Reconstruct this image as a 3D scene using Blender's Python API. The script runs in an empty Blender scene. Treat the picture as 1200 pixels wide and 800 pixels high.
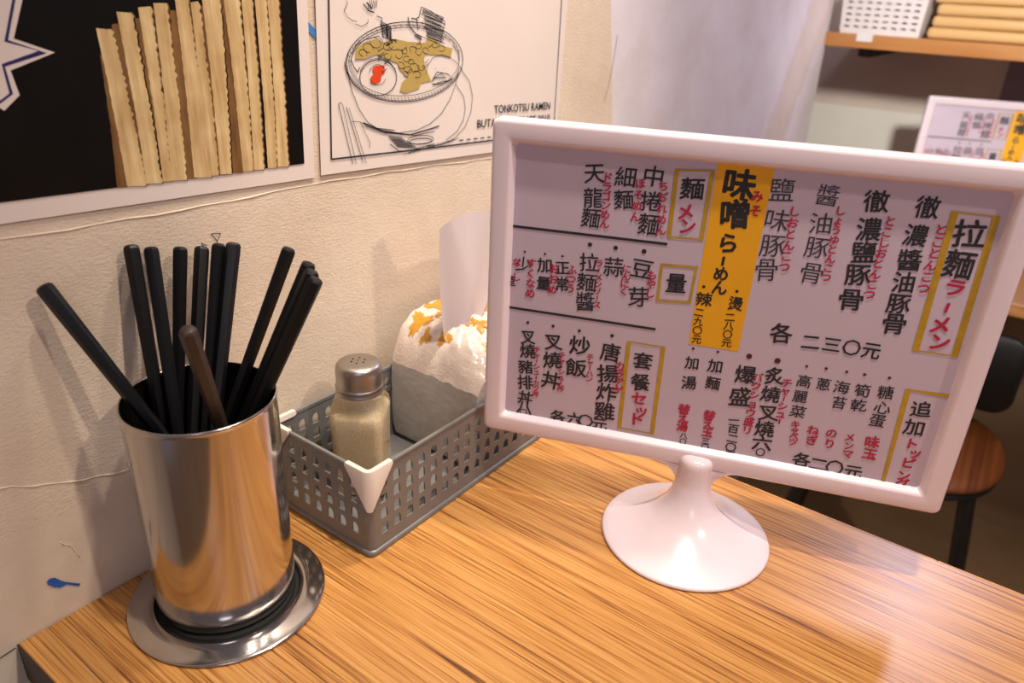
import bpy, bmesh, math, random
from mathutils import Vector, Matrix, noise

# ------------------------------------------------------------------ camera, world, lights, exposure
scene = bpy.context.scene
COL = scene.collection
def link(o):
    COL.objects.link(o); return o

CAM_H = 0.3915
cam_data = bpy.data.cameras.new('camera')
cam = link(bpy.data.objects.new('camera', cam_data))
cam_data.sensor_width = 36.0
cam_data.lens = 898.36 / 1200 * 36.0
cam_data.clip_start = 0.02; cam_data.clip_end = 30
Rv = Vector((0.59787819, -0.80048841, 0.04195217))
Uv = Vector((0.32049925, 0.28669352, 0.90282172))
Fv = Vector((0.73472574, 0.52633177, -0.42796373))
cam.matrix_world = Matrix(((Rv.x, Uv.x, -Fv.x, 0), (Rv.y, Uv.y, -Fv.y, 0), (Rv.z, Uv.z, -Fv.z, CAM_H), (0, 0, 0, 1)))
cam_data.dof.use_dof = True
cam_data.dof.focus_distance = 0.54
cam_data.dof.aperture_fstop = 7.0
scene.camera = cam

world = bpy.data.worlds.new('world'); scene.world = world
world.use_nodes = True
wb = world.node_tree.nodes['Background']
wb.inputs['Color'].default_value = (0.60, 0.52, 0.60, 1)
wb.inputs['Strength'].default_value = 0.29

def area(name, loc, target, size, power, color, size_y=None):
    d = bpy.data.lights.new(name, 'AREA'); d.energy = power; d.color = color
    d.shape = 'DISK' if size_y is None else 'RECTANGLE'
    d.size = size
    if size_y: d.size_y = size_y
    o = link(bpy.data.objects.new(name, d)); o.location = loc
    o.rotation_euler = (Vector(target) - Vector(loc)).to_track_quat('-Z', 'Y').to_euler()
    return o
def spot(name, loc, target, deg, blend, power, color, radius=0.03):
    d = bpy.data.lights.new(name, 'SPOT'); d.energy = power; d.color = color
    d.spot_size = math.radians(deg); d.spot_blend = blend; d.shadow_soft_size = radius
    o = link(bpy.data.objects.new(name, d)); o.location = loc
    o.rotation_euler = (Vector(target) - Vector(loc)).to_track_quat('-Z', 'Y').to_euler()
    return o
# warm ceiling spot right above the counter, warm lamp behind the reader, and added fill lights marked below
spot('ceiling_spot_light', (0.354, -0.002, 1.42), (0.56, 0.10, 0), 58, 0.9, 66.0, (1.0, 0.87, 0.74), 0.026)
spot('wall_washer_light', (0.66, 0.17, 1.35), (0.56, 0.45, 0.22), 44, 1.0, 62.0, (1.0, 0.88, 0.72), 0.04)
area('room_lamp_light', (0.40, -0.85, 1.42), (0.25, 0.4, 0.1), 0.06, 9.5, (1.0, 0.83, 0.68))
area('sheen_fill_light', (1.78, 0.04, 0.98), (0.9, 0.1, 0.0), 0.10, 6.0, (0.76, 0.74, 1.0), 0.3)  # unseen cool strip added to lay a sheen on the counter's far end
area('cool_fill_light', (-1.0, -1.1, 1.10), (1.8, 0.1, 0.1), 0.7, 4.5, (0.90, 0.86, 1.0))  # unseen pale fill, added to cool the shadows everywhere
spot('back_wall_fill_light', (0.25, -0.22, 0.72), (2.0, 0.18, 0.14), 40, 0.9, 100.0, (1.0, 0.96, 0.90), 0.05)  # unseen spot added only to brighten the back wall

vs = scene.view_settings
vs.view_transform = 'Standard'; vs.look = 'None'; vs.gamma = 1.0; vs.use_curve_mapping = False
vs.exposure = 0.0

# ------------------------------------------------------------------ embedded drawing data (0.1 mm units)
MENU={"T":[["中","k",-579,929,152,0],["捲","k",-576,761,154,0],["麵","k",-572,602,156,0],["ち","r",-508,872,62,1],["ぢ","r",-503,797,62,1],["れ","r",-498,722,63,1],["め","r",-492,646,63,1],["ん","r",-487,571,64,1],["細","k",-761,904,148,0],["麵","k",-759,751,150,0],["ほ","r",-661,873,63,1],["そ","r",-663,796,63,1],["め","r",-666,720,63,1],["ん","r",-669,644,64,1],["天","k",-975,908,144,0],["龍","k",-970,739,146,0],["麵","k",-972,598,147,0],["ド","r",-884,891,63,1],["ラ","r",-882,827,63,1],["ゴ","r",-880,763,64,1],["ン","r",-878,699,64,1],["め","r",-876,634,64,1],["ん","r",-874,570,65,1],["豆","k",-582,281,160,0],["芽","k",-583,70,163,0],["も","r",-509,245,65,1],["や","r",-507,178,66,1],["し","r",-505,110,66,1],["蒜","k",-781,266,156,0],["に","r",-687,266,60,1],["ん","r",-688,209,60,1],["に","r",-689,152,60,1],["く","r",-690,95,61,1],["拉","k",-957,275,151,0],["麵","k",-961,124,153,0],["醬","k",-959,-25,155,0],["ラ","r",-883,279,54,1],["ー","r",-881,227,54,1],["メ","r",-879,175,55,1],["ン","r",-878,122,55,1],["ソ","r",-876,70,55,1],["ー","r",-874,18,55,1],["ス","r",-872,-35,56,1],["正","k",-1145,208,116,1],["常","k",-1141,84,118,1],["ふ","r",-1076,204,67,1],["つ","r",-1076,132,68,1],["う","r",-1076,60,68,1],["加","k",-1276,210,117,1],["量","k",-1276,70,118,1],["お","r",-1207,192,68,1],["お","r",-1208,111,68,1],["め","r",-1210,31,69,1],["少","k",-1438,194,124,0],["す","r",-1378,210,68,1],["く","r",-1377,132,68,1],["な","r",-1375,54,69,1],["め","r",-1374,-23,69,1],["な","r",-1487,201,62,1],["し","r",-1485,88,63,1],["草","k",-1533,45,101,0],["唐","k",-737,-396,164,1],["揚","k",-741,-574,166,1],["炸","k",-733,-734,168,1],["雞","k",-735,-897,170,1],["カ","r",-657,-494,70,1],["ラ","r",-654,-561,70,1],["ア","r",-652,-628,70,1],["ゲ","r",-649,-695,71,1],["炒","k",-970,-381,165,1],["飯","k",-984,-570,168,1],["チ","r",-883,-462,51,1],["ャ","r",-881,-508,51,1],["ー","r",-879,-553,51,1],["ハ","r",-878,-599,52,1],["ン","r",-876,-644,52,1],["叉","k",-1173,-386,154,1],["燒","k",-1173,-539,156,1],["丼","k",-1170,-713,158,1],["チ","r",-1098,-486,52,1],["ャ","r",-1096,-532,52,1],["ー","r",-1095,-579,52,1],["シ","r",-1094,-625,52,1],["ュ","r",-1092,-672,52,1],["ー","r",-1091,-718,52,1],["丼","r",-1090,-765,53,1],["叉","k",-1371,-380,129,1],["燒","k",-1368,-498,130,1],["豬","k",-1376,-635,132,1],["排","k",-1374,-770,133,1],["丼","k",-1367,-906,134,1],["八","k",-1368,-992,135,1],["〇","k",-1376,-1040,68,1],["チ","r",-1294,-472,52,1],["ャ","r",-1293,-520,52,1],["ー","r",-1292,-568,52,1],["シ","r",-1291,-616,52,1],["ュ","r",-1290,-663,53,1],["ー","r",-1288,-711,53,1],["カ","r",-1287,-759,53,1],["ツ","r",-1286,-807,53,1],["丼","r",-1285,-855,53,1],["各","k",-1094,-1022,127,1],["六","k",-964,-1017,126,1],["〇","k",-874,-1014,126,1],["元","k",-764,-1021,125,1],["套","k",-495,-422,150,1],["餐","k",-493,-600,152,1],["セ","r",-488,-737,122,2],["ッ","r",-459,-840,122,2],["ト","r",-490,-916,123,2],["麵","k",-319,876,157,1],["メ","r",-342,719,119,2],["ン","r",-317,622,120,2],["量","k",-336,210,154,1],["味","k",-30,936,208,2],["噌","k",-25,740,212,2],["ら","k",-37,540,148,2],["ー","k",-50,412,126,2],["め","k",-50,321,110,2],["ん","k",-45,222,111,2],["み","r",92,872,82,2],["そ","r",98,777,83,2],["辣","k",-135,122,112,1],["二","k",-152,21,71,1],["九","k",-148,-48,72,1],["〇","k",-145,-116,72,1],["元","k",-141,-185,73,1],["燙","k",79,123,105,1],["二","k",57,18,71,1],["八","k",60,-47,71,1],["〇","k",62,-112,72,1],["元","k",65,-178,72,1],["鹽","g",234,927,163,0],["味","g",239,732,165,0],["豚","g",243,560,168,0],["骨","g",235,392,170,0],["し","r",334,800,65,1],["お","r",336,725,66,1],["と","r",338,650,66,1],["ん","r",340,575,67,1],["こ","r",341,501,67,1],["つ","r",343,426,68,1],["醬","g",512,925,150,0],["油","g",508,743,152,0],["豚","g",514,584,154,0],["骨","g",518,409,157,0],["し","r",604,838,59,1],["ょ","r",605,774,59,1],["う","r",606,711,60,1],["ゆ","r",607,647,60,1],["と","r",608,584,60,1],["ん","r",609,520,61,1],["こ","r",610,457,61,1],["つ","r",611,393,61,1],["徹","k",797,920,153,1],["濃","k",793,740,156,1],["鹽","k",797,588,158,1],["豚","k",795,438,160,1],["骨","k",791,265,162,1],["と","r",902,808,64,1],["こ","r",900,738,64,1],["し","r",899,668,64,1],["お","r",897,597,65,1],["と","r",896,527,65,1],["ん","r",895,457,66,1],["こ","r",893,386,66,1],["つ","r",892,316,66,1],["徹","k",1089,917,144,1],["濃","k",1066,736,147,1],["醬","k",1071,575,150,1],["油","k",1073,426,151,1],["豚","k",1077,281,153,1],["骨","k",1084,140,155,1],["と","r",1197,791,68,1],["こ","r",1197,713,68,1],["と","r",1196,636,69,1],["ん","r",1195,558,69,1],["こ","r",1194,481,70,1],["つ","r",1193,403,70,1],["拉","k",1356,784,187,1],["麵","k",1352,586,190,1],["ラ","r",1368,435,128,2],["ー","r",1358,295,130,2],["メ","r",1350,177,132,2],["ン","r",1375,58,133,2],["各","k",409,-45,152,1],["二","k",608,-76,128,1],["三","k",743,-72,127,1],["〇","k",869,-73,126,1],["元","k",992,-72,125,1],["加","k",-145,-375,111,1],["湯","k",-145,-536,112,1],["替","r",-149,-759,76,1],["え","r",-146,-833,76,1],["湯","r",-144,-907,77,1],["八","k",-123,-985,58,1],["〇","k",-121,-1036,58,1],["元","k",-119,-1086,58,1],["加","k",18,-369,110,1],["麵","k",21,-507,111,1],["替","r",36,-774,75,1],["え","r",39,-847,76,1],["玉","r",43,-920,76,1],["三","k",41,-996,64,1],["〇","k",45,-1049,64,1],["元","k",48,-1102,64,1],["爆","k",232,-398,157,1],["盛","k",223,-580,160,1],["一","k",212,-778,87,1],["百","k",220,-850,88,1],["二","k",228,-933,88,1],["〇","k",227,-1008,89,1],["元","k",233,-1082,89,1],["バ","r",317,-402,66,1],["ク","r",317,-475,67,1],["シ","r",317,-548,67,1],["ョ","r",317,-621,67,1],["ウ","r",317,-694,68,1],["盛","r",318,-767,68,1],["リ","r",318,-840,69,1],["炙","k",423,-373,138,1],["燒","k",424,-519,139,1],["叉","k",435,-669,141,1],["燒","k",432,-804,142,1],["六","k",437,-924,144,1],["〇","k",439,-1005,75,1],["元","k",443,-1087,76,1],["チ","r",516,-411,66,1],["ャ","r",517,-474,66,1],["ー","r",518,-536,66,1],["シ","r",520,-598,67,1],["ュ","r",521,-661,67,1],["ー","r",522,-723,67,1],["高","k",624,-376,107,0],["麗","k",621,-498,108,0],["菜","k",629,-620,109,0],["キ","r",633,-725,61,1],["ャ","r",636,-773,61,1],["ベ","r",640,-822,61,1],["ツ","r",644,-870,62,1],["蔥","k",751,-376,106,0],["ね","r",757,-745,73,1],["ぎ","r",765,-829,73,1],["海","k",870,-376,106,0],["苔","k",879,-496,107,0],["の","r",880,-745,73,1],["り","r",886,-831,73,1],["筍","k",1005,-376,105,0],["乾","k",1005,-491,106,0],["メ","r",1004,-751,66,1],["ン","r",1012,-819,66,1],["マ","r",1019,-887,67,1],["糖","k",1149,-361,110,0],["心","k",1156,-479,111,0],["蛋","k",1147,-583,112,0],["味","r",1153,-757,84,1],["玉","r",1159,-855,84,1],["各","k",730,-1005,130,1],["二","k",847,-1015,129,1],["〇","k",958,-1019,129,1],["元","k",1085,-1025,128,1],["追","k",1390,-443,133,1],["加","k",1385,-588,134,1],["ト","r",1397,-716,94,2],["ッ","r",1439,-784,95,2],["ピ","r",1414,-871,95,2],["ン","r",1409,-980,96,2],["グ","r",1415,-1048,97,2]],"dots":[[-962,407,16,"k"],[-780,407,16,"k"],[-582,408,17,"k"],[-1431,290,9,"b"],[-1281,294,9,"b"],[-1151,295,9,"b"],[-1379,-261,12,"k"],[-1184,-258,12,"k"],[-983,-262,12,"k"],[-739,-260,14,"k"],[-149,213,11,"k"],[72,212,11,"k"],[232,-253,20,"b"],[423,-253,21,"b"],[-153,-261,10,"k"],[18,-257,10,"k"],[618,-260,10,"b"],[744,-254,11,"b"],[877,-255,10,"b"],[991,-254,11,"b"],[1146,-250,11,"b"]],"lines":[[[-1576,470],[-432,480],11,"k"],[[-1578,-160],[-434,-157],11,"k"]],"boxes":[[[[-613,-288],[-362,-287],[-357,-1019],[-609,-1021]],22],[[[-434,987],[-208,1005],[-213,540],[-428,533]],22],[[[-451,331],[-216,343],[-227,84],[-448,65]],18],[[[1243,909],[1472,905],[1487,-25],[1252,-26]],30],[[[1278,-316],[1524,-313],[1599,-1062],[1293,-1116]],26]],"yel":[[-184,1063],[167,1066],[153,-229],[-191,-232]]}
POSTER_ONE={"strips":[[[[2244,3441],[2292,3439],[2274,2701],[2206,2709]],1],[[[2336,3592],[2379,3592],[2410,2694],[2336,2703]],1],[[[2466,3620],[2530,3619],[2555,2686],[2471,2697]],1],[[[2694,3663],[2733,3663],[2730,2677],[2632,2689]],1],[[[2900,3686],[2947,3686],[2958,2665],[2843,2679]],1],[[[3040,3718],[3100,3719],[3068,2660],[2960,2674]],1],[[[2247,3575],[2344,3573],[2396,2687],[2266,2706]],0],[[[2375,3657],[2473,3656],[2494,2686],[2386,2701]],0],[[[2502,3678],[2591,3678],[2559,2688],[2492,2696]],0],[[[2598,3701],[2689,3701],[2660,2678],[2548,2693]],0],[[[2734,3739],[2827,3740],[2842,2667],[2703,2686]],0],[[[2831,3705],[2897,3705],[2891,2671],[2808,2681]],0],[[[2910,3756],[3045,3758],[2984,2666],[2891,2677]],0],[[[3057,3774],[3178,3776],[3153,2659],[3064,2669]],0],[[[3185,3776],[3272,3777],[3239,2655],[3150,2665]],0],[[[3283,3777],[3380,3779],[3350,2650],[3263,2660]],0],[[[3380,3779],[3473,3780],[3443,2645],[3346,2656]],0]],"photo":[[877,2753],[3576,2639],[3672,4224],[1129,4027]],"star":[[1639,3927],[2010,3946],[1903,3711],[1824,3534],[2009,3461],[1776,3385],[1793,3263],[1705,3194],[1613,3273],[1458,3173]],"starline":[[1966,3944],[1863,3711],[1787,3525],[1950,3466],[1748,3411],[1755,3274],[1695,3237],[1607,3331]]}
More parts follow.
